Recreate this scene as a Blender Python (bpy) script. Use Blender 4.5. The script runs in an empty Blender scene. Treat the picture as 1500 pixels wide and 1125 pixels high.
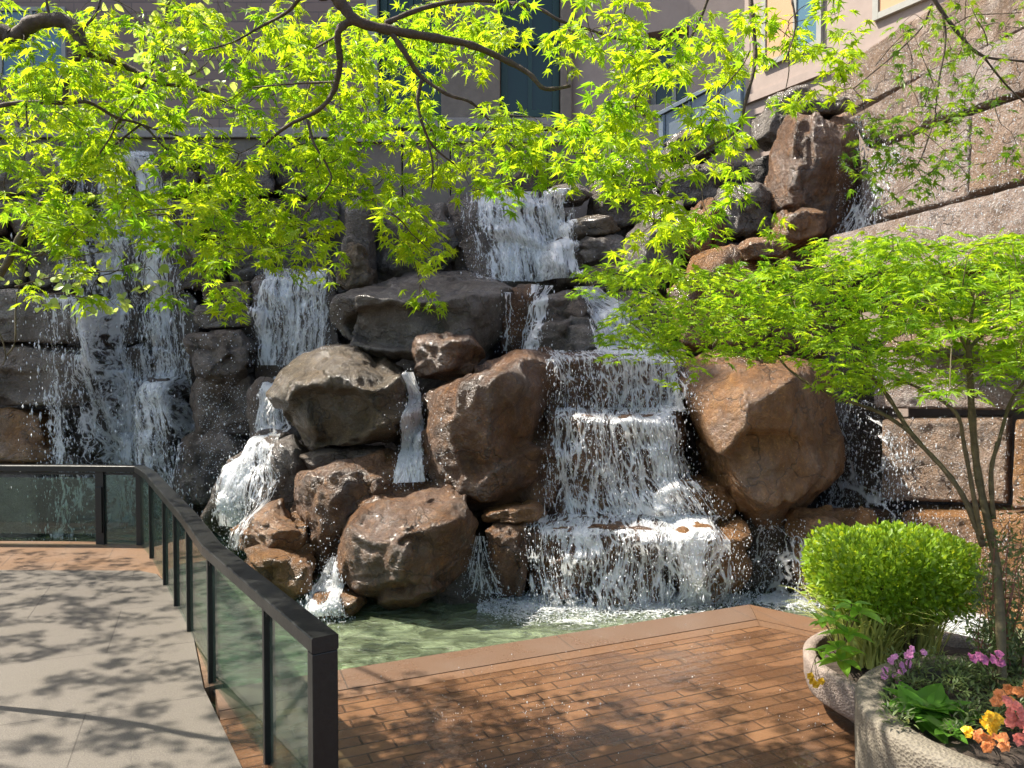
import bpy, bmesh, math, random
import numpy as np
from mathutils import Vector, Matrix
from mathutils.bvhtree import BVHTree
R = math.radians
random.seed(7); rng = np.random.default_rng(7)
sc = bpy.context.scene
C = sc.collection
# ------------------------------------------------------------ camera, world, sun, exposure
HCAM, FPX, PITCH = 1.9, 1150.0, math.atan(32.5/1150)
cam = bpy.data.objects.new('camera', bpy.data.cameras.new('camera')); C.objects.link(cam)
cam.data.sensor_width = 36; cam.data.lens = 36*FPX/1500; cam.data.clip_end = 500; cam.data.clip_start = .05
cam.location = (0, 0, HCAM); cam.rotation_euler = (R(90)-PITCH, 0, 0); sc.camera = cam
SUN = Vector((-0.97, 0.25, 0)).normalized(); ELEV = R(54)
SUN = Vector((SUN.x*math.cos(ELEV), SUN.y*math.cos(ELEV), math.sin(ELEV)))
w = bpy.data.worlds.new('World'); sc.world = w; w.use_nodes = True
nt = w.node_tree; bg = nt.nodes['Background']; sky = nt.nodes.new('ShaderNodeTexSky')
sky.sky_type = 'NISHITA'; sky.sun_disc = False; sky.sun_elevation = ELEV
sky.sun_rotation = math.atan2(SUN.x, SUN.y); sky.air_density = 1.0; sky.dust_density = 2.5; sky.ozone_density = .6
nt.links.new(sky.outputs[0], bg.inputs[0]); bg.inputs[1].default_value = 0.125
sun = bpy.data.objects.new('sun', bpy.data.lights.new('sun', 'SUN')); C.objects.link(sun)
sun.data.energy = 5.0; sun.data.angle = R(.5); sun.data.color = (1, .92, .80)
sun.rotation_euler = SUN.to_track_quat('Z', 'Y').to_euler()
sc.view_settings.view_transform = 'Standard'; sc.view_settings.look = 'None'
sc.view_settings.exposure = 1.27; sc.view_settings.gamma = 1
cy = sc.cycles; cy.max_bounces = 10; cy.transparent_max_bounces = 32; cy.sample_clamp_indirect = 6
cy.caustics_reflective = False; cy.caustics_refractive = False

# ------------------------------------------------------------ helpers
cp, sp = math.cos(PITCH), math.sin(PITCH)
def P(x, y, Y):
    """point at forward distance Y seen in the photograph at x, y"""
    a = (x-750)/FPX; b = -(y-562.5)/FPX
    dy = cp + b*sp; dz = -sp + b*cp
    t = Y/dy
    return Vector((a*t, Y, HCAM + dz*t))
def G(x, y, z=0):
    a = (x-750)/FPX; b = -(y-562.5)/FPX
    dy = cp + b*sp; dz = -sp + b*cp
    t = (z-HCAM)/dz
    return Vector((a*t, dy*t, z))
def new_mesh(name, V, F, smooth=True):
    me = bpy.data.meshes.new(name)
    V = np.asarray(V, dtype=np.float32); me.vertices.add(len(V)); me.vertices.foreach_set('co', V.ravel())
    if isinstance(F, np.ndarray):
        n, k = F.shape; me.loops.add(n*k); me.polygons.add(n)
        me.loops.foreach_set('vertex_index', F.astype(np.int32).ravel())
        me.polygons.foreach_set('loop_start', np.arange(0, n*k, k, dtype=np.int32))
    else:
        L = [i for f in F for i in f]; me.loops.add(len(L)); me.polygons.add(len(F))
        me.loops.foreach_set('vertex_index', L)
        s = []; a = 0
        for f in F: s.append(a); a += len(f)
        me.polygons.foreach_set('loop_start', s)
    me.update(calc_edges=True); me.validate()
    me.polygons.foreach_set('use_smooth', [smooth]*len(me.polygons))
    return me
def obj(name, me, mat=None, parent=None):
    o = bpy.data.objects.new(name, me); C.objects.link(o)
    if mat is not None and me is not None:
        for m in (mat if isinstance(mat, (list, tuple)) else [mat]): me.materials.append(m)
    if parent is not None: o.parent = parent
    return o
def tag(o, label=None, cat=None, group=None, kind=None):
    if label: o['label'] = label
    if cat: o['category'] = cat
    if group: o['group'] = group
    if kind: o['kind'] = kind
    return o
def thing(name, label, cat, loc=(0, 0, 0), group=None):
    o = bpy.data.objects.new(name, None); C.objects.link(o); o.location = loc; o.empty_display_size = .1
    return tag(o, label, cat, group)
class MB:
    """collects shapes in world space, linked as one mesh object whose origin is that of its parent"""
    def __init__(s): s.V = []; s.F = []; s.n = 0
    def add(s, V, F):
        V = np.asarray(V, dtype=float); s.V.append(V)
        s.F += [tuple(int(i)+s.n for i in f) for f in F]; s.n += len(V)
    def box(s, a, b, rot=0, piv=None, bev=0.004):
        bm = bmesh.new(); bmesh.ops.create_cube(bm, size=1)
        a = Vector(a); b = Vector(b); c = (a+b)/2; d = b-a
        for v in bm.verts: v.co = Vector((v.co.x*d.x, v.co.y*d.y, v.co.z*d.z))
        if bev: bmesh.ops.bevel(bm, geom=bm.edges[:], offset=bev, segments=2, affect='EDGES', profile=.6)
        M = Matrix.Translation(piv if piv is not None else c) @ Matrix.Rotation(rot, 4, 'Z') @ Matrix.Translation(c-(Vector(piv) if piv is not None else c))
        V = [tuple(M @ v.co) for v in bm.verts]; bm.verts.index_update()
        s.add(V, [[v.index for v in f.verts] for f in bm.faces]); bm.free()
    def beam(s, p, q, w, h, up=(0, 0, 1), bev=.003):
        """box from p to q, w wide (sideways) and h high"""
        p = Vector(p); q = Vector(q); d = q-p; L = d.length; d.normalize()
        side = d.cross(Vector(up)); side.normalize(); u = side.cross(d)
        bm = bmesh.new(); bmesh.ops.create_cube(bm, size=1)
        for v in bm.verts: v.co = Vector((v.co.x*w, v.co.y*L, v.co.z*h))
        if bev: bmesh.ops.bevel(bm, geom=bm.edges[:], offset=bev, segments=2, affect='EDGES', profile=.6)
        bm.verts.index_update(); c = (p+q)/2
        s.add([tuple(c+side*v.co.x+d*v.co.y+u*v.co.z) for v in bm.verts], [[v.index for v in f.verts] for f in bm.faces]); bm.free()
    def tube(s, pts, rad, k=7):
        pts = [Vector(p) for p in pts]; n = len(pts)
        if not hasattr(rad, '__len__'): rad = [rad]*n
        V = []; F = []
        up = Vector((.3, .2, 1))
        for i, p in enumerate(pts):
            d = pts[min(i+1, n-1)]-pts[max(i-1, 0)]
            if d.length < 1e-9: d = Vector((0, 0, 1))
            d.normalize(); a = d.cross(up)
            if a.length < 1e-3: a = d.cross(Vector((1, 0, 0)))
            a.normalize(); b = d.cross(a)
            for j in range(k):
                t = 2*math.pi*j/k; V.append(tuple(p+(a*math.cos(t)+b*math.sin(t))*rad[i]))
        for i in range(n-1):
            for j in range(k):
                F.append((i*k+j, i*k+(j+1) % k, (i+1)*k+(j+1) % k, (i+1)*k+j))
        F.append(tuple(range(k-1, -1, -1))); F.append(tuple((n-1)*k+j for j in range(k)))
        s.add(V, F)
    def build(s, name, mat, parent=None, smooth=False):
        V = np.concatenate(s.V) if s.V else np.zeros((0, 3))
        if parent is not None:
            o0 = Vector(parent.location); pp = parent.parent
            while pp is not None: o0 = o0+Vector(pp.location); pp = pp.parent
            V = V-np.array(o0)
        return obj(name, new_mesh(name, V, s.F, smooth), mat, parent)
# numpy gradient noise
_perm = rng.permutation(512); _perm = np.concatenate([_perm, _perm, _perm])
_grad = rng.normal(size=(512, 3)); _grad /= np.linalg.norm(_grad, axis=1)[:, None]
def noise(p):
    p = np.asarray(p, dtype=float); i = np.floor(p).astype(int); f = p-i; i &= 255
    u = f*f*f*(f*(f*6-15)+10); res = 0
    for dx in (0, 1):
        for dy in (0, 1):
            for dz in (0, 1):
                h = _perm[(_perm[(_perm[(i[:, 0]+dx) & 255]+i[:, 1]+dy) & 511]+i[:, 2]+dz) & 511] % 512
                g = _grad[h]; d = f-np.array([dx, dy, dz])
                wx = u[:, 0] if dx else 1-u[:, 0]; wy = u[:, 1] if dy else 1-u[:, 1]; wz = u[:, 2] if dz else 1-u[:, 2]
                res = res+wx*wy*wz*(g*d).sum(1)
    return res*1.5
def fbm(p, o=3, l=2.1, g=.5):
    a = 1; r = 0
    for k in range(o): r = r+a*noise(p+k*17.3); p = p*l; a *= g
    return r
_ico = {}
def ico(n):
    if n not in _ico:
        bm = bmesh.new(); bmesh.ops.create_icosphere(bm, subdivisions=n, radius=1); bm.verts.index_update()
        V = np.array([v.co[:] for v in bm.verts]); F = np.array([[v.index for v in f.verts] for f in bm.faces]); bm.free()
        V /= np.linalg.norm(V, axis=1)[:, None]; _ico[n] = (V, F)
    return _ico[n]
def interp(x, xs, ys): return float(np.interp(x, xs, ys))

# ------------------------------------------------------------ material helpers
def mat(name):
    m = bpy.data.materials.new(name); m.use_nodes = True
    n = m.node_tree; n.nodes.clear()
    return m, n
class N:
    def __init__(s, nt): s.nt = nt
    def __call__(s, t, ins=None, **props):
        n = s.nt.nodes.new('ShaderNode'+t)
        for k, v in props.items(): setattr(n, k, v)
        for k, v in (ins or {}).items():
            i = n.inputs[k] if isinstance(k, (int, str)) else k
            if hasattr(v, 'outputs'): s.nt.links.new(v.outputs[0], i)
            elif hasattr(v, 'is_output'): s.nt.links.new(v, i)
            else: i.default_value = v
        return n
    def ramp(s, fac, stops, interp='LINEAR'):
        n = s.nt.nodes.new('ShaderNodeValToRGB'); r = n.color_ramp; r.interpolation = interp
        while len(r.elements) < len(stops): r.elements.new(.5)
        for e, (p, c) in zip(r.elements, stops):
            e.position = p; e.color = (*c, 1) if hasattr(c, '__len__') else (c, c, c, 1)
        s.nt.links.new(fac if hasattr(fac, 'is_output') else fac.outputs[0], n.inputs[0]); return n
    def mix(s, f, a, b, mode='MIX'):
        n = s.nt.nodes.new('ShaderNodeMix'); n.data_type = 'RGBA'; n.blend_type = mode
        for i, v in ((0, f), (6, a), (7, b)):
            if hasattr(v, 'outputs'): v = v.outputs[2] if v.bl_idname == 'ShaderNodeMix' else v.outputs[0]
            if hasattr(v, 'is_output'): s.nt.links.new(v, n.inputs[i])
            else: n.inputs[i].default_value = (*v, 1) if hasattr(v, '__len__') and len(v) == 3 else v
        return n.outputs[2]
    def math(s, op, a, b=0.0, clamp=False):
        n = s.nt.nodes.new('ShaderNodeMath'); n.operation = op; n.use_clamp = clamp
        for i, v in ((0, a), (1, b)):
            if hasattr(v, 'outputs'): v = v.outputs[0]
            if hasattr(v, 'is_output'): s.nt.links.new(v, n.inputs[i])
            else: n.inputs[i].default_value = v
        return n.outputs[0]
    def out(s, sh): s.nt.links.new(sh if hasattr(sh, 'is_output') else sh.outputs[0], s('OutputMaterial').inputs[0])
def coords(n, scale=(1, 1, 1), rot=(0, 0, 0), rnd=True):
    tc = n('TexCoord')
    v = tc.outputs['Object']
    if rnd:
        oi = n('ObjectInfo'); ad = n('VectorMath', operation='MULTIPLY_ADD')
        n.nt.links.new(oi.outputs['Random'], ad.inputs[0]); ad.inputs[1].default_value = (37, 21, 53)
        n.nt.links.new(v, ad.inputs[2]); v = ad.outputs[0]
    mp = n('Mapping', {'Vector': v, 'Scale': scale, 'Rotation': rot}); return mp.outputs[0]
def rock_mat(name, c1, c2, c3, wet=.3, fine=1.0, bump=1.0, spec=.5, streak=.0, coat=.9):
    m, t = mat(name); n = N(t)
    v = coords(n)
    big = n('TexNoise', {'Vector': v, 'Scale': 1.6, 'Detail': 5, 'Roughness': .62, 'Distortion': .6})
    med = n('TexNoise', {'Vector': v, 'Scale': 9, 'Detail': 8, 'Roughness': .7})
    fin = n('TexNoise', {'Vector': v, 'Scale': 70, 'Detail': 4, 'Roughness': .7})
    gr = n('TexVoronoi', {'Vector': v, 'Scale': 130})
    col = n.mix(n.ramp(big, [(.36, 0), (.62, 1)]), c1, c2)
    col = n.mix(n.ramp(med, [(.50, 0), (.68, 1)]), col, c3)
    col = n.mix(n.ramp(fin, [(.3, .85), (.7, 0)]), col, tuple(x*.45 for x in c1), 'MIX')
    if streak:
        vs = coords(n, (6, 6, .7)); st = n('TexNoise', {'Vector': vs, 'Scale': 3, 'Detail': 4})
        col = n.mix(n.ramp(st, [(.55, 0), (.75, streak)]), col, (.03, .025, .018))
    crk = n('TexVoronoi', {'Vector': n('VectorMath', {0: v, 1: n('TexNoise', {'Vector': v, 'Scale': 2.5, 'Detail': 4}).outputs[1]}, operation='ADD').outputs[0], 'Scale': 1.3}, feature='DISTANCE_TO_EDGE')
    ck = n.ramp(crk, [(0, 0), (.016, 1)])
    col = n.mix(n.math('MULTIPLY', n.math('SUBTRACT', 1.0, ck), .7), col, (.02, .015, .01))
    spk = n.ramp(n('TexNoise', {'Vector': v, 'Scale': 34, 'Detail': 6, 'Roughness': .8}), [(.56, 0), (.70, 1)])
    col = n.mix(n.math('MULTIPLY', spk, .55), col, tuple(min(1, x*1.9+.03) for x in c3))
    stn = n.ramp(n('TexNoise', {'Vector': coords(n, (3.2, 3.2, .8)), 'Scale': 1.5, 'Detail': 7, 'Roughness': .7}), [(.50, 0), (.64, 1)])
    col = n.mix(n.math('MULTIPLY', stn, .55), col, tuple(x*.32 for x in c2))
    h = n.math('ADD', n.math('MULTIPLY', med, .085), n.math('MULTIPLY', fin, .018*fine))
    h = n.math('ADD', h, n.math('MULTIPLY', gr.outputs[0], .006*fine))
    h = n.math('ADD', h, n.math('MULTIPLY', ck, .02))
    bp = n('Bump', {'Height': h, 'Strength': 1.0*bump, 'Distance': 1.0})
    ro = n.ramp(n('TexNoise', {'Vector': v, 'Scale': 5, 'Detail': 5}), [(.35, wet*.6), (.7, min(1, wet*1.7))])
    h2 = n.math('ADD', n.math('MULTIPLY', n('TexNoise', {'Vector': v, 'Scale': 16, 'Detail': 4, 'Roughness': .6}), .030), n.math('MULTIPLY', n('TexNoise', {'Vector': v, 'Scale': 55, 'Detail': 2}), .010*fine))
    bc = n('Bump', {'Height': n.math('ADD', h2, n.math('MULTIPLY', med, .04)), 'Strength': 1.0, 'Distance': 1.0})
    film = n.ramp(n('TexNoise', {'Vector': v, 'Scale': 2.2, 'Detail': 5, 'Roughness': .6}), [(.42, .10), (.60, 1)])
    b = n('BsdfPrincipled', {'Base Color': col, 'Roughness': n.math('ADD', ro.outputs[0], .22), 'Normal': bp, 'Specular IOR Level': spec, 'Coat Weight': n.math('MULTIPLY', film, coat), 'Coat Roughness': .15, 'Coat IOR': 1.6, 'Coat Normal': bc})
    n.out(b); return m
# ------------------------------------------------------------ materials
M = {}
M['brown'] = rock_mat('wet brown rock', (.165, .070, .022), (.115, .060, .028), (.32, .15, .042), wet=.16)
M['orange'] = rock_mat('wet rusty rock', (.30, .135, .036), (.18, .088, .034), (.42, .21, .06), wet=.16)
M['grey'] = rock_mat('grey basalt', (.14, .115, .09), (.10, .08, .06), (.22, .185, .145), wet=.3)
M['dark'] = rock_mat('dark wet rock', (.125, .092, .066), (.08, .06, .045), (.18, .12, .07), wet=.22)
M['olive'] = rock_mat('mossy brown rock', (.125, .08, .036), (.085, .065, .028), (.20, .13, .055), wet=.24, streak=.8)
M['pinkish'] = rock_mat('wet split granite', (.50, .39, .33), (.31, .18, .09), (.64, .55, .49), wet=.22, fine=1.8, bump=1.2)
M['tan'] = rock_mat('wet tan granite', (.42, .27, .17), (.25, .145, .075), (.56, .43, .34), wet=.2, fine=1.8, bump=1.2)
M['slope'] = rock_mat('dark rubble', (.10, .08, .065), (.06, .05, .042), (.13, .10, .08), wet=.35)

def m_water_sheet(name='falling white water', w1=.50, w2=.32, wn=1.55, thr=1.97):
    m, t = mat(name); n = N(t)
    at = n('Attribute', attribute_name='flow')          # u metres, v metres, density
    sx = n('SeparateXYZ', {0: at.outputs['Vector']})
    cx = n('CombineXYZ', {0: sx.outputs[0], 1: sx.outputs[1], 2: 0.0})
    wob = n('TexNoise', {'Vector': n('Mapping', {'Vector': cx, 'Scale': (5, 2.2, 1)}), 'Scale': 1, 'Detail': 3})
    ad = n('VectorMath', {0: cx, 1: n('VectorMath', {0: wob.outputs[1], 1: (.16, .12, 0)}, operation='MULTIPLY')}, operation='ADD')
    v1 = n('TexVoronoi', {'Vector': n('Mapping', {'Vector': ad, 'Scale': (13, 2.4, 1)}), 'Scale': 1}, feature='DISTANCE_TO_EDGE')
    v2 = n('TexVoronoi', {'Vector': n('Mapping', {'Vector': ad, 'Scale': (26, 8, 1)}), 'Scale': 1}, feature='DISTANCE_TO_EDGE')
    ns = n('TexNoise', {'Vector': n('Mapping', {'Vector': ad, 'Scale': (17, 1.5, 1)}), 'Scale': 1, 'Detail': 5, 'Roughness': .7})
    nb = n('TexNoise', {'Vector': n('Mapping', {'Vector': ad, 'Scale': (3.4, .8, 1)}), 'Scale': 1, 'Detail': 3})
    nf = n('TexNoise', {'Vector': n('Mapping', {'Vector': ad, 'Scale': (70, 34, 1)}), 'Scale': 1, 'Detail': 3, 'Roughness': .8})
    e1 = n.ramp(v1, [(.0, 1), (.10, 0)]); e2 = n.ramp(v2, [(.0, 1), (.15, 0)])
    s = n.math('ADD', n.math('MULTIPLY', e1, w1), n.math('MULTIPLY', e2, w2))
    s = n.math('ADD', s, n.math('MULTIPLY', ns, wn))
    s = n.math('ADD', s, n.math('MULTIPLY', nb, 1.3))
    s = n.math('ADD', s, n.math('MULTIPLY', nf, .35))
    # s is about 1.2 on average; density moves the threshold
    al = n.math('ADD', n.math('SUBTRACT', s, thr), sx.outputs[2])
    al = n.ramp(n.math('MULTIPLY', al, 2.6, True), [(0, 0), (.55, .72), (1, .97)])
    wh = n('BsdfDiffuse', {'Color': (.95, .97, .98, 1), 'Roughness': .5})
    tl = n('BsdfTranslucent', {'Color': (.95, .97, .98, 1)})
    bp = n('Bump', {'Height': s, 'Strength': .8, 'Distance': .02})
    gl = n('BsdfGlossy', {'Color': (1, 1, 1, 1), 'Roughness': .18, 'Normal': bp})
    t.links.new(bp.outputs[0], wh.inputs['Normal'])
    a = n('MixShader', {0: .5, 1: wh, 2: tl}); b = n('MixShader', {0: .16, 1: a, 2: gl})
    n.out(n('MixShader', {0: al.outputs[0], 1: n('BsdfTransparent'), 2: b})); return m
M['fall'] = m_water_sheet()
M['veil'] = m_water_sheet('falling water threads', .16, .22, 2.2, 2.14)
def m_drop():
    m, t = mat('white droplets'); n = N(t)
    a = n('MixShader', {0: .6, 1: n('BsdfDiffuse', {'Color': (.88, .92, .96, 1)}), 2: n('BsdfTranslucent', {'Color': (.88, .92, .96, 1)})})
    b = n('MixShader', {0: .2, 1: a, 2: n('BsdfGlossy', {'Roughness': .1})})
    n.out(b); return m
M['drop'] = m_drop()
def m_pool():
    m, t = mat('pool water'); n = N(t)
    v = coords(n, (1, 1, 1), rnd=False)
    h1 = n('TexNoise', {'Vector': n('Mapping', {'Vector': v, 'Scale': (3.2, 6.0, 1)}), 'Scale': 1, 'Detail': 4, 'Roughness': .6, 'Distortion': 1.2})
    h2 = n('TexNoise', {'Vector': v, 'Scale': 24, 'Detail': 3})
    bp = n('Bump', {'Height': n.math('ADD', n.math('MULTIPLY', h1, .11), n.math('MULTIPLY', h2, .010)), 'Strength': .8, 'Distance': 1})
    fr = n('Fresnel', {'IOR': 1.33, 'Normal': bp})
    g = n('BsdfGlossy', {'Roughness': .04, 'Normal': bp}); tr = n('BsdfTransparent', {'Color': (.55, .72, .60, 1)})
    milk = n('BsdfDiffuse', {'Color': (.34, .42, .25, 1), 'Normal': bp})
    base = n('MixShader', {0: n.math('MULTIPLY', n.ramp(h1, [(.42, .3), (.7, .9)]), .65), 1: tr, 2: milk})
    n.out(n('MixShader', {0: n.math('ADD', n.math('MULTIPLY', fr, 1.0), .02, True), 1: base, 2: g})); return m
M['pool'] = m_pool()
def m_glass():
    m, t = mat('tinted railing glass'); n = N(t)
    fr = n.math('ADD', n.math('MULTIPLY', n.math('POWER', n('LayerWeight', {'Blend': .5}).outputs[1], 4.0), .6), .05)
    v = coords(n); dirt = n('TexNoise', {'Vector': n('Mapping', {'Vector': v, 'Scale': (4, 4, 1.0)}), 'Scale': 2, 'Detail': 6})
    a = n('MixShader', {0: n.math('MULTIPLY', n.ramp(dirt, [(.3, .25), (.8, 1)]), .06), 1: n('BsdfTransparent', {'Color': (.70, .82, .77, 1)}), 2: n('BsdfDiffuse', {'Color': (.30, .45, .38, 1)})})
    n.out(n('MixShader', {0: fr, 1: a, 2: n('BsdfGlossy', {'Roughness': .03})})); return m
M['glass'] = m_glass()
def simple(name, col, rough=.5, metal=0, noise_s=0, amt=.15, bump=0, spec=.5):
    m, t = mat(name); n = N(t)
    c = (*col, 1)
    ins = {'Roughness': rough, 'Metallic': metal, 'Specular IOR Level': spec}
    if noise_s:
        v = coords(n); ns = n('TexNoise', {'Vector': v, 'Scale': noise_s, 'Detail': 7, 'Roughness': .65})
        c = n.mix(n.ramp(ns, [(.3, 0), (.7, 1)]), tuple(x*(1-amt) for x in col), tuple(min(1, x*(1+amt)) for x in col))
        if bump: ins['Normal'] = n('Bump', {'Height': ns, 'Strength': bump, 'Distance': .02})
    ins['Base Color'] = c
    n.out(n('BsdfPrincipled', ins)); return m
M['rail'] = simple('dark bronze metal', (.014, .015, .014), .38, .3, 40, .25, .1)
M['bark'] = simple('maple bark', (.075, .052, .035), .8, 0, 22, .45, .8)
M['bark2'] = simple('olive maple bark', (.10, .078, .034), .7, 0, 25, .45, .6)
M['twig'] = simple('twig bark', (.06, .035, .025), .7)
M['soil'] = simple('planter soil', (.05, .035, .025), .9, 0, 30, .5, 1)
M['stone_sill'] = simple('grey stone trim', (.30, .27, .25), .8, 0, 12, .2, .3)
M['win_dark'] = simple('dark green window glass', (.010, .035, .026), .12)
M['win_frame'] = simple('pale window frame', (.3, .3, .27), .5, 0, 8, .1)
M['green_frame'] = simple('dark green frame', (.015, .05, .04), .4)
M['blue_metal'] = simple('blue grey metal', (.13, .165, .20), .45, .2, 6, .2)
M['blue_glass'] = simple('pale blue glass', (.10, .19, .26), .1)
M['wing'] = simple('smooth pinkish stucco', (.33, .265, .23), .85, 0, 5, .08, .15)
M['wall'] = simple('grey brown cast stone', (.19, .16, .132), .85, 0, 7, .16, .3)
M['peach'] = simple('peach blind', (.5, .3, .17), .8)
def m_brickwall():
    m, t = mat('purple brown brick wall'); n = N(t)
    v = coords(n, (1, 1, 1), (R(90), 0, 0), rnd=False)
    br = n('TexBrick', {'Vector': v, 'Color1': (.19, .14, .118, 1), 'Color2': (.25, .18, .15, 1), 'Mortar': (.12, .10, .09, 1), 'Scale': 1, 'Mortar Size': .008, 'Brick Width': .42, 'Row Height': .14, 'Bias': 0.})
    ns = n('TexNoise', {'Vector': v, 'Scale': 4, 'Detail': 8})
    c = n.mix(n.math('MULTIPLY', ns, .5), br, (.3, .22, .2))
    n.out(n('BsdfPrincipled', {'Base Color': c, 'Roughness': .85, 'Normal': n('Bump', {'Height': br.outputs[1], 'Strength': .6, 'Distance': -.01})})); return m
M['brickwall'] = m_brickwall()
ANG = math.atan2(1.3, 2.9)
def m_paver():
    m, t = mat('wet red brick pavers'); n = N(t)
    v = coords(n, (1, 1, 1), (0, 0, -ANG), rnd=False)
    br = n('TexBrick', {'Vector': v, 'Color1': (.135, .07, .037, 1), 'Color2': (.205, .108, .054, 1), 'Mortar': (.022, .015, .010, 1), 'Scale': 1, 'Mortar Size': .006, 'Mortar Smooth': .3, 'Brick Width': .30, 'Row Height': .098, 'Bias': -.1})
    br.offset = .5
    ns = n('TexNoise', {'Vector': v, 'Scale': 2.3, 'Detail': 6, 'Roughness': .65})
    nf = n('TexNoise', {'Vector': v, 'Scale': 60, 'Detail': 5, 'Roughness': .7})
    c = n.mix(n.ramp(ns, [(.35, .45), (.6, 0)]), br, (.12, .055, .028))
    c = n.mix(n.math('MULTIPLY', nf, .35), c, (.22, .13, .075))
    wet = n.ramp(n('TexNoise', {'Vector': v, 'Scale': 1.4, 'Detail': 7, 'Roughness': .6, 'Distortion': .5}), [(.40, .04), (.66, .34)])
    h = n.math('ADD', n.math('MULTIPLY', br.outputs[1], -.012), n.math('MULTIPLY', nf, .004))
    h = n.math('ADD', h, n.math('MULTIPLY', n('TexNoise', {'Vector': v, 'Scale': 7, 'Detail': 3}), .006))
    pud = n.ramp(n('TexNoise', {'Vector': n('Mapping', {'Vector': v, 'Scale': (1, 2.2, 1)}), 'Scale': 1.7, 'Detail': 6, 'Roughness': .62}), [(.43, 0), (.53, 1)])
    c = n.mix(n.math('MULTIPLY', pud, .40), c, (.06, .028, .013))
    n.out(n('BsdfPrincipled', {'Coat Weight': pud.outputs[0], 'Coat Roughness': .05, 'Coat Normal': n('Bump', {'Height': n.math('ADD', n.math('MULTIPLY', br.outputs[1], -.003), n.math('MULTIPLY', n('TexNoise', {'Vector': v, 'Scale': 14, 'Detail': 3}), .010)), 'Strength': .8, 'Distance': 1}), 'Base Color': c, 'Roughness': wet.outputs[0], 'Normal': n('Bump', {'Height': h, 'Strength': .8, 'Distance': 1})})); return m
M['paver'] = m_paver()
def m_concrete(name, c1, c2, w=1.25, hh=.95, rough=.65, mort=.0032, mix3=(.2, .16, .13)):
    m, t = mat(name); n = N(t)
    v = coords(n, (1, 1, 1), (0, 0, -ANG+.05), rnd=False)
    br = n('TexBrick', {'Vector': v, 'Color1': (*c1, 1), 'Color2': (*c2, 1), 'Mortar': (.06, .05, .04, 1), 'Scale': 1, 'Mortar Size': mort, 'Mortar Smooth': .2, 'Brick Width': w, 'Row Height': hh})
    ns = n('TexNoise', {'Vector': v, 'Scale': 2, 'Detail': 8, 'Roughness': .7})
    nf = n('TexNoise', {'Vector': v, 'Scale': 140, 'Detail': 3, 'Roughness': .8})
    c = n.mix(n.ramp(ns, [(.35, 0), (.75, .55)]), br, mix3)
    c = n.mix(n.ramp(nf, [(.38, .8), (.56, 0)]), c, tuple(x*.4 for x in c1))
    c = n.mix(n.ramp(nf, [(.55, 0), (.7, .5)]), c, tuple(min(1, x*1.7) for x in c2))
    h = n.math('ADD', n.math('MULTIPLY', br.outputs[1], -.006), n.math('MULTIPLY', nf, .003))
    n.out(n('BsdfPrincipled', {'Base Color': c, 'Roughness': n.ramp(ns, [(.3, rough*.65), (.7, rough)]).outputs[0], 'Normal': n('Bump', {'Height': h, 'Strength': .7, 'Distance': 1})})); return m
M['concrete'] = m_concrete('speckled concrete slabs', (.128, .112, .092), (.155, .137, .112), mix3=(.085, .07, .055))
M['coping'] = m_concrete('pinkish granite coping', (.165, .098, .062), (.20, .12, .078), w=1.5, hh=8, rough=.35, mort=.004)
M['paver_edge'] = m_concrete('orange brick border', (.20, .105, .055), (.17, .09, .045), w=.6, hh=8, rough=.4)
def m_aggregate(name, c1, c2):
    m, t = mat(name); n = N(t); v = coords(n)
    a = n('TexVoronoi', {'Vector': v, 'Scale': 90}); b = n('TexNoise', {'Vector': v, 'Scale': 5, 'Detail': 7, 'Roughness': .7})
    c = n.mix(n.ramp(a.outputs[0], [(.1, 0), (.7, 1)]), c1, c2)
    c = n.mix(n.ramp(b, [(.45, 0), (.8, .6)]), c, tuple(x*.55 for x in c1))
    h = n.math('ADD', n.math('MULTIPLY', a.outputs[0], .006), n.math('MULTIPLY', b, .01))
    n.out(n('BsdfPrincipled', {'Base Color': c, 'Roughness': .75, 'Normal': n('Bump', {'Height': h, 'Strength': .9, 'Distance': 1})})); return m
M['planter_pink'] = m_aggregate('pinkish exposed aggregate', (.18, .14, .118), (.26, .21, .18))
M['planter_grey'] = m_aggregate('grey brown exposed aggregate', (.13, .112, .085), (.19, .165, .125))
def leaf_mat(name, c, trans, var=.25, mixf=.5, rough=.45, gloss=.5):
    m, t = mat(name); n = N(t)
    g = n('Attribute', attribute_name='shade')
    dark = tuple(x*(1-var) for x in c); light = tuple(min(1, x*(1+var)) for x in c)
    cc = n.mix(g.outputs['Fac'], dark, light)
    tc = n.mix(g.outputs['Fac'], (trans[0]*(1-var*1.3), trans[1]*(1-var*.6), trans[2]), (min(.95, trans[0]*(1+var*.7)), min(.98, trans[1]*(1+var*.2)), trans[2]))
    b = n('BsdfPrincipled', {'Base Color': cc, 'Roughness': rough, 'Specular IOR Level': gloss})
    n.out(n('MixShader', {0: mixf, 1: b, 2: n('BsdfTranslucent', {'Color': tc})})); return m
M['maple'] = leaf_mat('lime maple leaf', (.21, .31, .012), (.60, .80, .02), .34, .6)
M['maple2'] = leaf_mat('green maple leaf', (.09, .18, .014), (.34, .52, .02), .35, .5)
M['maple3'] = leaf_mat('soft green maple leaf', (.20, .34, .015), (.58, .80, .025), .35, .5)
M['round'] = leaf_mat('pale round leaf', (.28, .38, .09), (.66, .82, .16), .3, .5)
M['shrub'] = leaf_mat('clipped shrub leaf', (.19, .31, .02), (.50, .66, .03), .4, .42)
M['strap'] = leaf_mat('variegated strap leaf', (.50, .54, .16), (.6, .66, .16), .35, .3)
M['broad'] = leaf_mat('broad bright leaf', (.10, .24, .03), (.26, .5, .05), .3, .45, .25)
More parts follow.
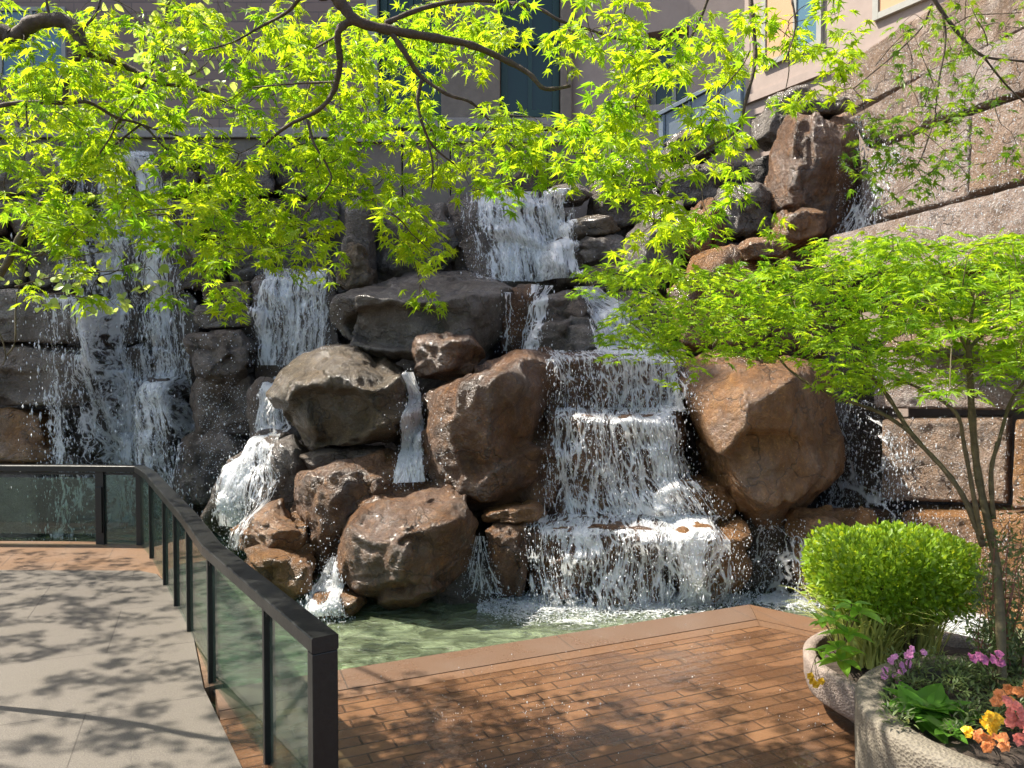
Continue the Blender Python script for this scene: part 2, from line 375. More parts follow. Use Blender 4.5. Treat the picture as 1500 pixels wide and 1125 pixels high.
M['dull'] = leaf_mat('fine dull foliage', (.09, .13, .04), (.28, .34, .10), .4, .35)
M['pink'] = leaf_mat('pink petal', (.70, .28, .50), (.75, .35, .6), .2, .35)
M['magenta'] = leaf_mat('magenta stem', (.55, .14, .3), (.6, .2, .35), .2, .2)
M['yellow'] = leaf_mat('yellow petal', (.85, .52, .02), (.9, .6, .05), .15, .35)
M['orange_p'] = leaf_mat('orange leaf', (.75, .27, .08), (.85, .4, .12), .25, .35)
M['coral'] = leaf_mat('coral petal', (.75, .22, .17), (.8, .35, .25), .2, .35)

# ------------------------------------------------------------ rocks
BV, BF, BN = [], [], 0
def to_bvh(V, F):
    global BN
    BV.append(V); BF.append(np.asarray(F)+BN); BN += len(V)
def rock(name, label, cat, out, Y, th, ridge=None, m='brown', seed=0, p=70, amp=1.0, sub=5, group=None, chips=12, bshrink=.72, fshrink=None, dents=()):
    """a boulder from its outline (x, y in the photograph at distance Y), its front ridge points (x, y, Y) and thickness"""
    rs = np.random.default_rng(seed+11)
    pts = []
    cx = sum(q[0] for q in out)/len(out); cyy = sum(q[1] for q in out)/len(out)
    for q in out:
        YY = q[2] if len(q) > 2 else Y
        pts.append(P(q[0], q[1], YY))
        k = bshrink; pb = P(cx+(q[0]-cx)*k, cyy+(q[1]-cyy)*k, YY); pb = Vector((pb.x*(1), pb.y+th, pb.z)); pts.append(pb)
    if ridge is None:
        fs = fshrink or .72
        for q in out: pts.append(P(cx+(q[0]-cx)*fs, cyy+(q[1]-cyy)*fs, Y-th*.35))
    else:
        for q in ridge: pts.append(P(*q))
    A = np.array([q[:] for q in pts]); lo, hi = A.min(0), A.max(0); c = (lo+hi)/2; hs = (hi-lo)/2
    A = (A-c)/hs
    bm = bmesh.new()
    for q in A: bm.verts.new(q)
    r = bmesh.ops.convex_hull(bm, input=bm.verts); bm.normal_update()
    ctr = Vector(A.mean(0)); seen = {}
    for f in bm.faces:
        nn = f.normal.copy(); h = nn.dot(f.calc_center_median()-ctr)
        if h < 0: nn = -nn; h = -h
        key = (round(nn.x, 1), round(nn.y, 1), round(nn.z, 1))
        if f.calc_area() > 1e-4 and h > .02 and (key not in seen or seen[key][1] > h): seen[key] = (nn, h)
    bm.free()
    Nn = np.array([s[0][:] for s in seen.values()]); H = np.array([s[1] for s in seen.values()])
    hullA = A-np.array(ctr)
    for k in range(chips):
        d = rs.normal(size=3); d[1] = -abs(d[1])*.8; d /= np.linalg.norm(d)
        s = (hullA@d).max()*rs.uniform(.84, .95); Nn = np.vstack([Nn, d]); H = np.append(H, s)
    D, F = ico(sub)
    q = np.maximum(D@(Nn/H[:, None]).T, 0)
    rad = (q**p).sum(1)**(-1/p)
    V = (D*rad[:, None]*1.06+np.array(ctr))*hs+c
    # displacement along the outward direction
    nrm = V-(np.array(ctr)*hs+c); nrm /= np.linalg.norm(nrm, axis=1)[:, None]
    size = float(min(hs))
    off = seed*7.7
    K = 15; cd = rs.normal(size=(K, 3)); cd[:, 1] -= .5; cd /= np.linalg.norm(cd, axis=1)[:, None]
    gt = rs.normal(size=(K, 3))*.25; hh = rs.normal(size=K)*.03
    Dw = D+.16*np.stack([noise(D*2.3+off+q_*9) for q_ in range(3)], -1)
    dist = ((Dw[:, None]-cd[None])**2).sum(2); wgt = np.exp(-(dist-dist.min(1, keepdims=True))*75); wgt /= wgt.sum(1, keepdims=True)
    val = hh[None]+((D[:, None]-cd[None])*gt[None]).sum(2); facet = (wgt*val).sum(1)*size
    d = facet+.03*size*noise(V*(1.1/max(size, .15))+off)+.018*fbm(V*3.2+off, 3)-.03*np.abs(fbm(V*np.array([5, 5, 2.2])+off+5, 2))
    rg = 1-np.abs(noise(V*np.array([2.2, 2.2, 3.2])+off+31))*2.2
    d -= .05*np.clip(rg-.72, 0, 1)
    d += .011*fbm(V*11+off, 3, 2.2, .6)
    V = V+nrm*(d*amp)[:, None]
    for (dx, dy_, dY, rx, rz, dep) in dents:
        q_ = P(dx, dy_, dY); e_ = np.sqrt(((V[:, 0]-q_.x)/rx)**2+((V[:, 2]-q_.z)/rz)**2)+.25*fbm(V*3+off, 2)
        k_ = np.clip((1.08-e_)/.30, 0, 1); V[:, 1] += dep*k_*k_*(3-2*k_)*(nrm[:, 1] < .1)
    to_bvh(V, F)
    org = np.array([c[0], c[1], V[:, 2].min()])
    o = obj(name, new_mesh(name, V-org, F), M[m]); o.location = org
    tag(o, label, cat, group); return o
B = lambda label, out, Y, th, **k: rock('boulder', label, 'boulder', out, Y, th, **k)
S = lambda label, out, Y, th, **k: rock('wall_stone', label, 'stone', out, Y, th, **{**dict(p=50, chips=5), **k})

B('long flat-topped boulder with moss-streaked left end, under the top waterfall',
  [(480, 465), (492, 432), (555, 408, 8.5), (600, 399, 8.9), (700, 397, 8.9), (742, 436, 8.3), (738, 500), (690, 530), (590, 535), (520, 515), (485, 495)], 7.75, .9,
  ridge=[(500, 433, 7.5), (560, 428, 7.45), (640, 432, 7.45), (560, 510, 7.45), (730, 440, 7.6), (700, 520, 7.5)], m='grey', seed=1, sub=6, dents=[(585, 478, 7.5, .50, .22, .15)])
B('big rounded boulder left of the narrow stream, sunlit cap over a dark hollow face',
  [(390, 572), (412, 543), (452, 520, 7.6), (505, 510, 7.8), (560, 516, 7.8), (592, 552, 7.5), (616, 598), (600, 640), (578, 662), (500, 665), (440, 655), (412, 622)], 7.3, .75,
  ridge=[(395, 572, 7.15), (440, 553, 6.9), (500, 541, 6.8), (545, 566, 6.75), (575, 600, 6.8), (425, 630, 7.0), (500, 655, 6.95), (560, 655, 6.95)], m='olive', seed=2, sub=6, dents=[(478, 612, 6.9, .42, .28, .13)])
B('small angular rock perched between the flat-topped boulder and the brown block',
  [(604, 520), (612, 495), (680, 486), (694, 500), (706, 525), (690, 548), (650, 560), (606, 552)], 7.35, .4,
  ridge=[(612, 500, 7.15), (650, 545, 7.05), (672, 495, 7.1)], m='brown', seed=3)
B('tall split block in the centre with a tan left face and a dark right face',
  [(612, 585, 7.1), (655, 568, 7.3), (700, 540, 7.5), (745, 516, 7.6), (800, 518, 7.5), (812, 590), (815, 655), (796, 712), (788, 745), (745, 758), (700, 750), (640, 712), (610, 660)], 7.15, .8,
  ridge=[(640, 582, 6.75), (718, 560, 6.6), (716, 660, 6.55), (712, 730, 6.6), (650, 700, 6.7), (780, 540, 6.8), (790, 700, 6.8)], m='brown', seed=4, sub=6, chips=4)
B('large boulder standing in the pool, glistening left face and shaded lower right side',
  [(497, 830), (503, 800), (515, 755), (520, 720, 6.7), (600, 708, 6.95), (682, 712, 6.9), (696, 762), (698, 800), (672, 852), (612, 895), (540, 892), (503, 862)], 6.45, .8,
  ridge=[(530, 735, 6.25), (600, 765, 5.95), (660, 770, 6.0), (590, 850, 5.9), (530, 860, 6.1), (650, 840, 6.1)], m='brown', seed=5, sub=6, chips=6, dents=[(655, 800, 6.0, .30, .36, .07)])
B('pale brown rounded boulder behind the left shoulder of the pool boulder',
  [(440, 748), (455, 706), (498, 678), (560, 664), (640, 668), (660, 700), (640, 760), (520, 800), (492, 838), (452, 822)], 6.95, .6,
  ridge=[(458, 715, 6.7), (505, 690, 6.65), (505, 770, 6.5), (470, 800, 6.6), (560, 690, 6.7)], m='brown', seed=6, sub=6)
B('small wedge rock with an orange top beside the handrail, upper of the pair',
  [(342, 775), (368, 757), (408, 751), (442, 766), (458, 800), (440, 812), (380, 812), (350, 802)], 6.75, .4, ridge=[(350, 776, 6.55), (400, 772, 6.45), (430, 775, 6.5), (400, 806, 6.45)], m='orange', seed=7)
B('squat brown rock beside the handrail, lower of the pair',
  [(350, 812), (375, 800), (430, 800, 6.7), (457, 815), (457, 865), (430, 882), (380, 875), (352, 850)], 6.45, .45, ridge=[(372, 810, 6.25), (450, 822, 6.2), (445, 868, 6.2), (390, 865, 6.2)], m='orange', seed=8)
B('low tan rock awash at the waterline under the white foam',
  [(448, 888), (465, 872), (500, 866), (528, 876), (530, 900), (490, 908), (455, 905)], 6.15, .35, m='orange', seed=9, sub=4)
B('dark brown rock beside the slanting left stream, below the hollow-faced boulder',
  [(385, 690), (400, 650), (430, 640), (458, 668), (462, 720), (450, 775), (400, 780), (372, 750)], 7.35, .5, m='dark', seed=10)
B('wet slope rock under the slanting left stream',
  [(300, 760), (330, 690), (375, 640), (420, 630), (430, 700), (400, 780), (340, 810)], 7.75, .6, m='dark', seed=11)
B('shadowed rock wedged below the hollow-faced boulder',
  [(440, 668), (470, 655), (560, 655), (570, 680), (540, 700), (460, 705)], 7.2, .5, m='dark', seed=12)
B('flat orange-topped slab right of the pool boulder, at the foot of the split block',
  [(702, 752), (740, 738, 6.8), (790, 735, 6.8), (803, 752), (790, 768), (745, 772), (710, 768)], 6.6, .4, m='orange', seed=13)
B('narrow upright rock beside the lowest cascade, left of its sheet',
  [(708, 775), (730, 764), (772, 766), (778, 800), (776, 850), (760, 875), (735, 872), (712, 820)], 6.5, .4, m='brown', seed=14)
B('low dark rock with a thin stream over it, right of the pool boulder',
  [(600, 880), (640, 850), (690, 815), (705, 805), (725, 840), (747, 888), (700, 898), (620, 898)], 6.6, .4, m='dark', seed=15)
B('wide ledge block carrying the lowest cascade',
  [(766, 775), (800, 757, 6.9), (980, 752, 6.9), (992, 790), (990, 890), (880, 900), (780, 895), (772, 830)], 6.6, .6,
  ridge=[(775, 780, 6.45), (880, 770, 6.4), (982, 775, 6.4), (985, 895, 6.4), (785, 895, 6.45), (880, 900, 6.35)], m='brown', seed=16, sub=6, p=28, chips=4)
B('tan block at the right end of the lowest cascade, dark notch at its foot',
  [(984, 780), (1000, 758, 6.9), (1075, 758, 6.9), (1098, 775), (1100, 830), (1085, 880), (1050, 892), (990, 892)], 6.55, .5,
  ridge=[(1000, 772, 6.35), (1085, 780, 6.4), (1090, 825, 6.4), (1040, 880, 6.35), (995, 885, 6.4)], m='orange', seed=17)
B('ledge block behind the middle cascade',
  [(800, 620), (815, 603, 7.2), (975, 600, 7.2), (1000, 625), (1000, 700), (990, 760), (900, 770), (800, 760)], 7.0, .6,
  ridge=[(812, 612, 6.85), (985, 612, 6.85), (985, 755, 6.8), (810, 760, 6.85)], m='brown', seed=18, sub=6, p=28, chips=5)
B('rounded wet rock right of the middle cascade, half under splashing water',
  [(950, 735), (970, 708), (1010, 698), (1055, 708), (1075, 735), (1070, 765), (1000, 775), (955, 765)], 6.85, .45, m='orange', seed=19)
B('long ledge rock of the upper step, dripping over its front edge',
  [(728, 535), (750, 516, 7.7), (850, 514, 7.7), (985, 520, 7.7), (1008, 545), (1005, 600), (990, 620), (860, 622), (790, 610), (735, 580)], 7.45, .6,
  ridge=[(745, 530, 7.2), (870, 524, 7.15), (990, 530, 7.2), (990, 610, 7.2), (800, 600, 7.2)], m='brown', seed=20, sub=6, p=28, chips=5)
B('dark dome rock splitting the upper stream',
  [(772, 475), (780, 440), (800, 426), (835, 424), (862, 442), (878, 478), (870, 490), (780, 490)], 8.0, .5, m='dark', seed=21)
B('broad shaded slab below the dome rock',
  [(770, 490), (790, 465, 8.0), (865, 463, 8.0), (888, 490), (890, 528), (770, 530)], 7.8, .5, m='grey', seed=22, p=28)
B('dark squarish rock left of the dome rock, right of the flat-topped boulder',
  [(730, 450), (745, 418), (785, 415), (795, 440), (785, 525), (735, 528)], 8.05, .5, m='brown', seed=23, p=28)
B('dark rock behind the right arm of the upper stream',
  [(868, 450), (890, 425), (960, 428), (985, 460), (985, 530), (880, 530)], 8.05, .6, m='dark', seed=24)
B('huge tan boulder right of the cascades with a bright wet top',
  [(1000, 560), (1012, 535, 7.4), (1045, 514, 7.7), (1135, 510, 7.8), (1190, 530, 7.6), (1217, 572), (1226, 622), (1228, 690), (1200, 740), (1150, 772), (1105, 768), (1072, 738), (1040, 680), (1012, 620)], 7.1, .8,
  ridge=[(1005, 570, 6.9), (1046, 632, 6.55), (1100, 592, 6.5), (1165, 560, 6.55), (1075, 700, 6.4), (1125, 755, 6.35), (1200, 690, 6.6), (1210, 600, 6.75)], m='orange', seed=225, sub=6, chips=4)
B('dark recessed rock under the huge tan boulder, streaked by thin falls',
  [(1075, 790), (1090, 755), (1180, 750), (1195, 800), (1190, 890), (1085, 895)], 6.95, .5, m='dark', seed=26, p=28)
B('rusty upright block half hidden by the clipped shrub',
  [(1168, 800), (1178, 755), (1215, 750), (1270, 752), (1290, 800), (1290, 900), (1180, 890)], 6.5, .5, m='orange', seed=27, p=30)
# upper middle
B('tall grey slab left of the top waterfall, nearest the leaning stone',
  [(498, 395), (500, 300), (515, 285), (545, 290), (552, 340), (550, 410), (520, 415)], 8.8, .5, m='grey', seed=30, p=30)
B('broad grey stone leaning behind the flat-topped boulder',
  [(545, 400), (548, 320), (570, 290), (640, 295), (665, 330), (668, 380), (640, 405), (580, 412)], 8.95, .4, m='grey', seed=31, sub=5)
B('rounded mossy stone with a light cap left of the flat-topped boulder',
  [(490, 400), (495, 370), (515, 355), (535, 362), (545, 395), (545, 422), (500, 425)], 8.4, .4, m='olive', seed=32)
B('wide dark face behind the top waterfall',
  [(655, 300), (665, 284, 9.3), (750, 280, 9.3), (832, 284, 9.3), (842, 320), (845, 425), (740, 430), (660, 425)], 9.05, .6, m='dark', seed=33, p=30, sub=6)
B('small dark rock parting the foot of the top waterfall',
  [(808, 385), (820, 358), (845, 352), (865, 372), (868, 415), (815, 420)], 8.55, .35, m='dark', seed=34)
B('flat stone capping the right end of the top waterfall',
  [(800, 285), (812, 272), (850, 268), (870, 282), (860, 296), (815, 296)], 8.9, .4, m='grey', seed=35, sub=4)
B('slim ledge stone right of the top waterfall',
  [(825, 335), (840, 318), (900, 314), (910, 335), (890, 348), (835, 350)], 8.6, .45, m='olive', seed=36, sub=4)
B('second ledge stone right of the top waterfall, under the slim one',
  [(838, 372), (850, 350), (900, 342), (925, 360), (920, 390), (860, 395)], 8.5, .45, m='grey', seed=37, sub=5)
B('dark low stone between the second ledge stone and the maple leaves',
  [(845, 400), (870, 388), (960, 392), (985, 410), (975, 435), (870, 432)], 8.3, .45, m='dark', seed=38, sub=5)
B('shadowed stone behind the hanging leaf spray',
  [(862, 320), (868, 250), (900, 235), (940, 245), (965, 300), (960, 345), (880, 345)], 9.1, .5, m='dark', seed=39, sub=5)
B('big dark boulder with a bright sunlit shoulder, right of the hanging leaf spray',
  [(905, 395), (925, 345), (955, 310, 8.6), (1000, 295, 8.6), (1012, 320), (1003, 400), (985, 418), (920, 418)], 8.3, .6,
  ridge=[(935, 350, 8.05), (975, 330, 8.0), (985, 400, 8.0), (930, 405, 8.05)], m='grey', seed=40, sub=5)
B('grey rounded stone at the top of the bank below the blue metal parapet',
  [(965, 232), (985, 200), (1030, 183), (1062, 190), (1060, 222), (1010, 240)], 9.6, .5, m='grey', seed=41, sub=5)
B('pale stone half hidden by leaves behind the rust-sided slab',
  [(965, 295), (975, 250), (1020, 235), (1062, 250), (1060, 300), (1000, 310)], 9.3, .5, m='grey', seed=42, sub=5)
B('upright slab with a flat rust-coloured left side',
  [(998, 372), (1012, 320), (1030, 292), (1055, 290), (1062, 330), (1058, 375), (1020, 385)], 8.2, .5,
  ridge=[(1045, 292, 7.95), (1042, 375, 7.9), (1002, 372, 8.1)], m='orange', seed=43, p=30, sub=5)
B('dark grey block wedged right of the rust-sided slab',
  [(1052, 335), (1058, 270), (1110, 258), (1134, 275), (1133, 340), (1095, 350), (1060, 348)], 8.3, .5, m='grey', seed=44, p=28)
B('tallest dark block beside the sloping granite courses, lit upper face',
  [(1130, 300), (1140, 215), (1160, 168, 8.6), (1240, 165, 8.6), (1256, 185), (1258, 290), (1225, 340), (1160, 352), (1135, 340)], 8.3, .6,
  ridge=[(1160, 180, 8.0), (1232, 178, 8.0), (1228, 228, 7.9), (1165, 245, 7.9), (1170, 330, 8.1), (1235, 300, 8.1)], m='brown', seed=45, sub=6, chips=4)
B('cap stone sitting on the tallest dark block',
  [(1165, 162), (1172, 145), (1200, 138), (1238, 142), (1245, 160), (1230, 168), (1175, 172)], 8.25, .4, m='dark', seed=46, sub=5)
B('grey stone at the foot of the pink wing, behind the cap stone',
  [(1110, 200), (1125, 140), (1165, 122), (1195, 135), (1190, 190), (1140, 215)], 9.0, .5, m='grey', seed=47, sub=5)
B('tan wedge rock at the foot of the tallest dark block',
  [(1133, 345), (1140, 310), (1170, 298), (1215, 318), (1212, 345), (1165, 362), (1140, 358)], 7.9, .4, m='orange', seed=48, sub=5)
B('pinkish flat rock poking out above the small maple',
  [(1085, 362), (1100, 348), (1140, 346), (1160, 362), (1150, 378), (1095, 380)], 7.6, .4, m='orange', seed=49, sub=5)
B('orange-brown rock behind the left tip of the small maple',
  [(985, 450), (990, 395), (1020, 372), (1090, 375), (1120, 400), (1120, 500), (1060, 520), (1000, 510)], 7.9, .6, m='orange', seed=50, sub=5)
B('shadowed rock behind the leaves of the small maple, above the huge tan boulder',
  [(1110, 400), (1130, 365), (1230, 360), (1255, 400), (1255, 520), (1180, 540), (1115, 520)], 8.1, .6, m='brown', seed=51, sub=5)
B('dark recess stone behind the thin right fall',
  [(1205, 560), (1215, 500), (1300, 500), (1310, 600), (1305, 770), (1220, 780)], 7.85, .5, m='dark', seed=52, p=30)
B('low wet rock under the thin right fall',
  [(1230, 775), (1255, 752), (1310, 750), (1345, 765), (1350, 800), (1240, 805)], 7.1, .4, m='brown', seed=53, sub=5)
# right granite courses
def slab(label, TL, TR, BR, BL, YL, YR, th=.55, m='pinkish', seed=0, sub=6):
    if TL[1] < 390: BR = (BR[0], BR[1]+9); BL = (BL[0], BL[1]+5)
    out = [(TL[0], TL[1], YL), (TR[0], TR[1], YR), (BR[0], BR[1], YR-.04), (BL[0], BL[1], YL-.04)]
    A = [P(*q) for q in out]; pts = []
    e = (A[1]-A[0]); e.z = 0; nr = Vector((-e.y, e.x, 0)).normalized()
    if nr.x < 0: nr = -nr
    if abs(nr.x) < .3 and nr.y < 0: nr = -nr
    rs = np.random.default_rng(seed+5)
    # front face as a dense grid, sides folded back
    nu, nv = 150, 44
    L = (A[1]-A[0]).length
    U, W_ = np.meshgrid(np.linspace(0, 1, nu), np.linspace(0, 1, nv), indexing='ij')
    a, b, c_, d_ = [np.array(q[:]) for q in A]
    Pt = (a*(1-U[..., None])*(1-W_[..., None])+b*U[..., None]*(1-W_[..., None])+c_*U[..., None]*W_[..., None]+d_*(1-U[..., None])*W_[..., None])
    H = (a[2]-d_[2])
    eu = np.minimum(U, 1-U)*L; ev = np.minimum(W_, 1-W_)*abs(H)
    rnd_ = lambda x, r: r-np.sqrt(np.maximum(r*r-(r-np.minimum(x, r))**2, 0))
    push = rnd_(eu, .03)+rnd_(ev, .028)
    Pf = Pt.reshape(-1, 3)
    dd = .03*fbm(Pf*1.1+seed, 3)+.014*fbm(Pf*6+seed*3, 3, 2.2, .6)
    edge = ((U < 1e-6) | (U > 1-1e-6) | (W_ < 1e-6) | (W_ > 1-1e-6)).reshape(-1)
    off = push.reshape(-1)-dd
    Vf = Pf+np.array(nr[:])*off[:, None]
    Vb = Vf+np.array(nr[:])*th
    F = []
    idx = lambda i, j: i*nv+j
    i, j = np.meshgrid(np.arange(nu-1), np.arange(nv-1), indexing='ij'); i = i.ravel(); j = j.ravel()
    Ff = np.stack([idx(i, j), idx(i+1, j), idx(i+1, j+1), idx(i, j+1)], 1)
    per = [idx(k, 0) for k in range(nu)]+[idx(nu-1, k) for k in range(1, nv)]+[idx(k, nv-1) for k in range(nu-2, -1, -1)]+[idx(0, k) for k in range(nv-2, 0, -1)]
    n0 = nu*nv; per = np.array(per); nx = np.roll(per, -1)
    Fs = np.stack([per, n0+np.arange(len(per)), n0+np.roll(np.arange(len(per)), -1), nx], 1)
    V = np.vstack([Vf, Vb[per]]); Fa = np.vstack([Ff, Fs]).tolist()
    Fa.append(list(n0+np.arange(len(per))))
    Fq = np.vstack([Ff, Fs]); to_bvh(V, np.vstack([Fq[:, [0, 1, 2]], Fq[:, [0, 2, 3]]]))
    org = V.mean(0); org[2] = V[:, 2].min()
    o = obj('granite_slab', new_mesh('granite_slab', V-org, Fa), M[m]); o.location = org
    tag(o, label, 'stone slab', 'stepped granite slabs of the right wall'); return o
slab('topmost brown granite slab of the right wall, its upper edge against the pink wing', (1215, 105), (1600, -140), (1600, -14), (1228, 165), 8.8, 6.3, m='tan', seed=61)
slab('granite slab under the upper dark joint, left piece next to the tallest dark block', (1243, 172), (1345, 112), (1348, 178), (1268, 212), 8.45, 7.45, m='tan', seed=62)
slab('granite slab under the upper dark joint, right piece behind the hanging leaves', (1350, 110), (1600, -4), (1600, 92), (1352, 176), 7.4, 5.9, seed=63)
slab('bright wet granite slab, left piece of the third course beside the corner fall', (1262, 226), (1418, 169), (1414, 281), (1262, 322), 8.0, 6.75, seed=64)
slab('bright wet granite slab, right piece of the third course running out of frame', (1422, 168), (1600, 104), (1600, 232), (1418, 279), 6.72, 5.75, m='tan', seed=164)
slab('smooth pale sloping slab just above the crown of the small maple', (1215, 345), (1600, 244), (1600, 375), (1195, 395), 7.6, 5.5, seed=65)
slab('granite slab seen through the crown of the small maple', (1288, 400), (1600, 378), (1600, 515), (1288, 512), 7.4, 5.5, m='tan', seed=66)
slab('narrow granite slab above the dark horizontal gap behind the maple trunk', (1275, 520), (1600, 520), (1600, 603), (1280, 598), 7.3, 6.1, seed=67)
slab('square-cornered orange granite block with a bright wet patch, behind the maple stems', (1292, 616), (1478, 612), (1476, 738), (1290, 734), 7.0, 6.45, m='tan', seed=68)
slab('rusty granite block at the right edge, beside the maple trunk', (1484, 615), (1640, 612), (1640, 750), (1482, 744), 6.3, 5.7, m='orange', seed=69)
slab('lower tan granite slab behind the clipped shrub', (1320, 752), (1640, 758), (1640, 880), (1320, 880), 6.7, 5.7, m='orange', seed=70)
slab('low flat slab awash at the foot of the right wall', (1370, 885), (1640, 885), (1640, 960), (1370, 930), 6.4, 5.3, m='orange', seed=71)
# left wall of stacked stones
rows = [('top', 222, 288, [(-120, -20), (-15, 95), (100, 190), (196, 290), (294, 400), (404, 500)]),
        ('second', 292, 348, [(-120, 10), (14, 118), (122, 215), (220, 300), (304, 420), (424, 498)]),
        ('third', 352, 424, [(-120, 40), (44, 130), (134, 240), (244, 330), (334, 400), (404, 490)]),
        ('fourth', 430, 503, [(-120, 124), (130, 205), (210, 288)]),
        ('fifth', 511, 592, [(-120, 122), (128, 215), (220, 290)]),
        ('sixth', 598, 672, [(-120, 66), (72, 190), (196, 300)]),
        ('bottom', 680, 800, [(-120, 60), (66, 200), (204, 330)])]
ordn = ['leftmost', 'second from the left', 'third from the left', 'fourth from the left', 'fifth from the left', 'sixth from the left']
k = 80
for rn, y0, y1, xs in rows:
    for q, (x0, x1) in enumerate(xs):
        k += 1; j = lambda a: float(rng.uniform(-a, a))
        YY = 9.75+j(.1) if x0 > 60 else 9.4+j(.12)
        if y0 > 420 and x0 < 60: YY = 9.1
        lab = f'dark wall stone of the {rn} course left of the falls, {ordn[q]}'
        if (rn, q) == ('sixth', 0): lab = 'rusty brown wall stone above the handrail at the left edge'
        S(lab, [(x0, y0+5+j(4)), (x0+8, y0), (x1-10, y0+j(5)), (x1, y0+8), (x1+j(3), y1-8), (x1-12, y1), (x0+8, y1+j(3)), (x0, y1-8)], YY, .5,
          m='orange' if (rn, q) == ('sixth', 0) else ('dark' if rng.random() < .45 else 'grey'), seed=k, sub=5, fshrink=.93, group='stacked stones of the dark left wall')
S('mossy-fronted dark ledge stone under the tip of the left leaves', [(295, 425), (300, 415), (365, 412), (372, 430), (368, 446), (300, 446)], 9.1, .5, m='olive', seed=140, fshrink=.9)
S('long weathered stone between the two left falls, over the notched block', [(282, 460), (290, 447), (362, 445), (375, 455), (375, 480), (290, 482)], 9.0, .5, m='grey', seed=141, fshrink=.9)
S('notched block with a bright wet edge between the two left falls', [(278, 500), (285, 487), (350, 484), (368, 505), (372, 535), (345, 550), (290, 548)], 8.8, .5, m='dark', seed=142, fshrink=.85)
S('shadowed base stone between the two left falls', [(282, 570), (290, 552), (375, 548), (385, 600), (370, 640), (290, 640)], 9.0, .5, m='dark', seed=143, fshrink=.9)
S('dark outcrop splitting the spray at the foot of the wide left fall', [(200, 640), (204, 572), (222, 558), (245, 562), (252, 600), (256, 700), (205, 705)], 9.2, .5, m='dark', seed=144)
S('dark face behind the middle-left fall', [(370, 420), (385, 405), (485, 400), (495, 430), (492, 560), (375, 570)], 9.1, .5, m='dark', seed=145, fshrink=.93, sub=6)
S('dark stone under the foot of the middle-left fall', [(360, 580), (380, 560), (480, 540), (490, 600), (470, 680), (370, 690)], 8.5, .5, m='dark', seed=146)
S('dark flank stone left of the slanting stream', [(255, 700), (265, 640), (330, 620), (345, 660), (335, 740), (260, 760)], 8.9, .5, m='dark', seed=147)
# rubble mass behind everything: one terrain sheet with the steep back of the cliff
nu, nv = 160, 110
xs = np.linspace(-9, 7, nu); ss = np.linspace(0, 1, nv)
V = []
for x in xs:
    base = np.interp(x, [-9, -3.2, -1.6, 2.2, 3.4, 7], [9.2, 9.2, 7.3, 7.1, 7.6, 7.2])
    back = np.interp(x, [-9, -3.2, -2.0, 2.2, 3.4, 7], [10.1, 10.1, 9.6, 9.6, 9.3, 8.2])
    top = np.interp(x, [-9, -2.2, -1.8, -.5, .8, 1.5, 2.6, 7], [4.1, 4.1, 3.65, 3.55, 3.55, 4.0, 4.3, 4.6])
    for s in ss:
        if s < .45: t = s/.45; y = base+(back-base)*t; z = -.6+t*np.interp(x, [-9, -3.2, -1.6, 7], [.4, .4, 3.0, 2.8])
        elif s < .85: t = (s-.45)/.4; y = back; z0 = -.6+np.interp(x, [-9, -3.2, -1.6, 7], [.4, .4, 3.0, 2.8]); z = z0+t*(top-z0)
        else: t = (s-.85)/.15; y = back+t*3; z = top
        V.append((x, y, z))
V = np.array(V); V[:, 1] += -.12*fbm(V*1.7, 4); V[:, 2] += .06*fbm(V*2.3+9, 3)
i, j = np.meshgrid(np.arange(nu-1), np.arange(nv-1), indexing='ij'); i = i.ravel(); j = j.ravel()
F = np.stack([i*nv+j, (i+1)*nv+j, (i+1)*nv+j+1, i*nv+j+1], 1)
tag(obj('rock_bank', new_mesh('rock_bank', V, F), M['slope']), kind='structure')
to_bvh(V, np.vstack([F[:, [0, 1, 2]], F[:, [0, 2, 3]]]))
bvh = BVHTree.FromPolygons(np.vstack(BV).tolist(), np.vstack(BF).tolist())
# ------------------------------------------------------------ paving, pool
def prism(name, poly, z0, z1, m, kind='structure', label=None):
    bm = bmesh.new(); vs = [bm.verts.new((p[0], p[1], z1)) for p in poly]; f = bm.faces.new(vs); bm.normal_update()
    if f.normal.z < 0: f.normal_flip()
    r = bmesh.ops.extrude_face_region(bm, geom=[f]); 
    for v in [g for g in r['geom'] if isinstance(g, bmesh.types.BMVert)]: v.co.z = z0
    bmesh.ops.recalc_face_normals(bm, faces=bm.faces[:])
    me = bpy.data.meshes.new(name); bm.to_mesh(me); bm.free()
    o = obj(name, me, m); tag(o, kind=kind); return o
cA = Vector((1.86, 6.1, 0)); cB = Vector((-1.72, 4.50, 0)); dirA = (cB-cA).normalized(); nA = Vector((-dirA.y, dirA.x, 0))
if nA.y > 0: nA = -nA
dirR = Vector((.84, -.73, 0)).normalized(); nR = Vector((-dirR.y, dirR.x, 0))
if nR.x > 0: nR = -nR   # towards the plaza (left and near)
cR = cA+dirR*7
wd = .30
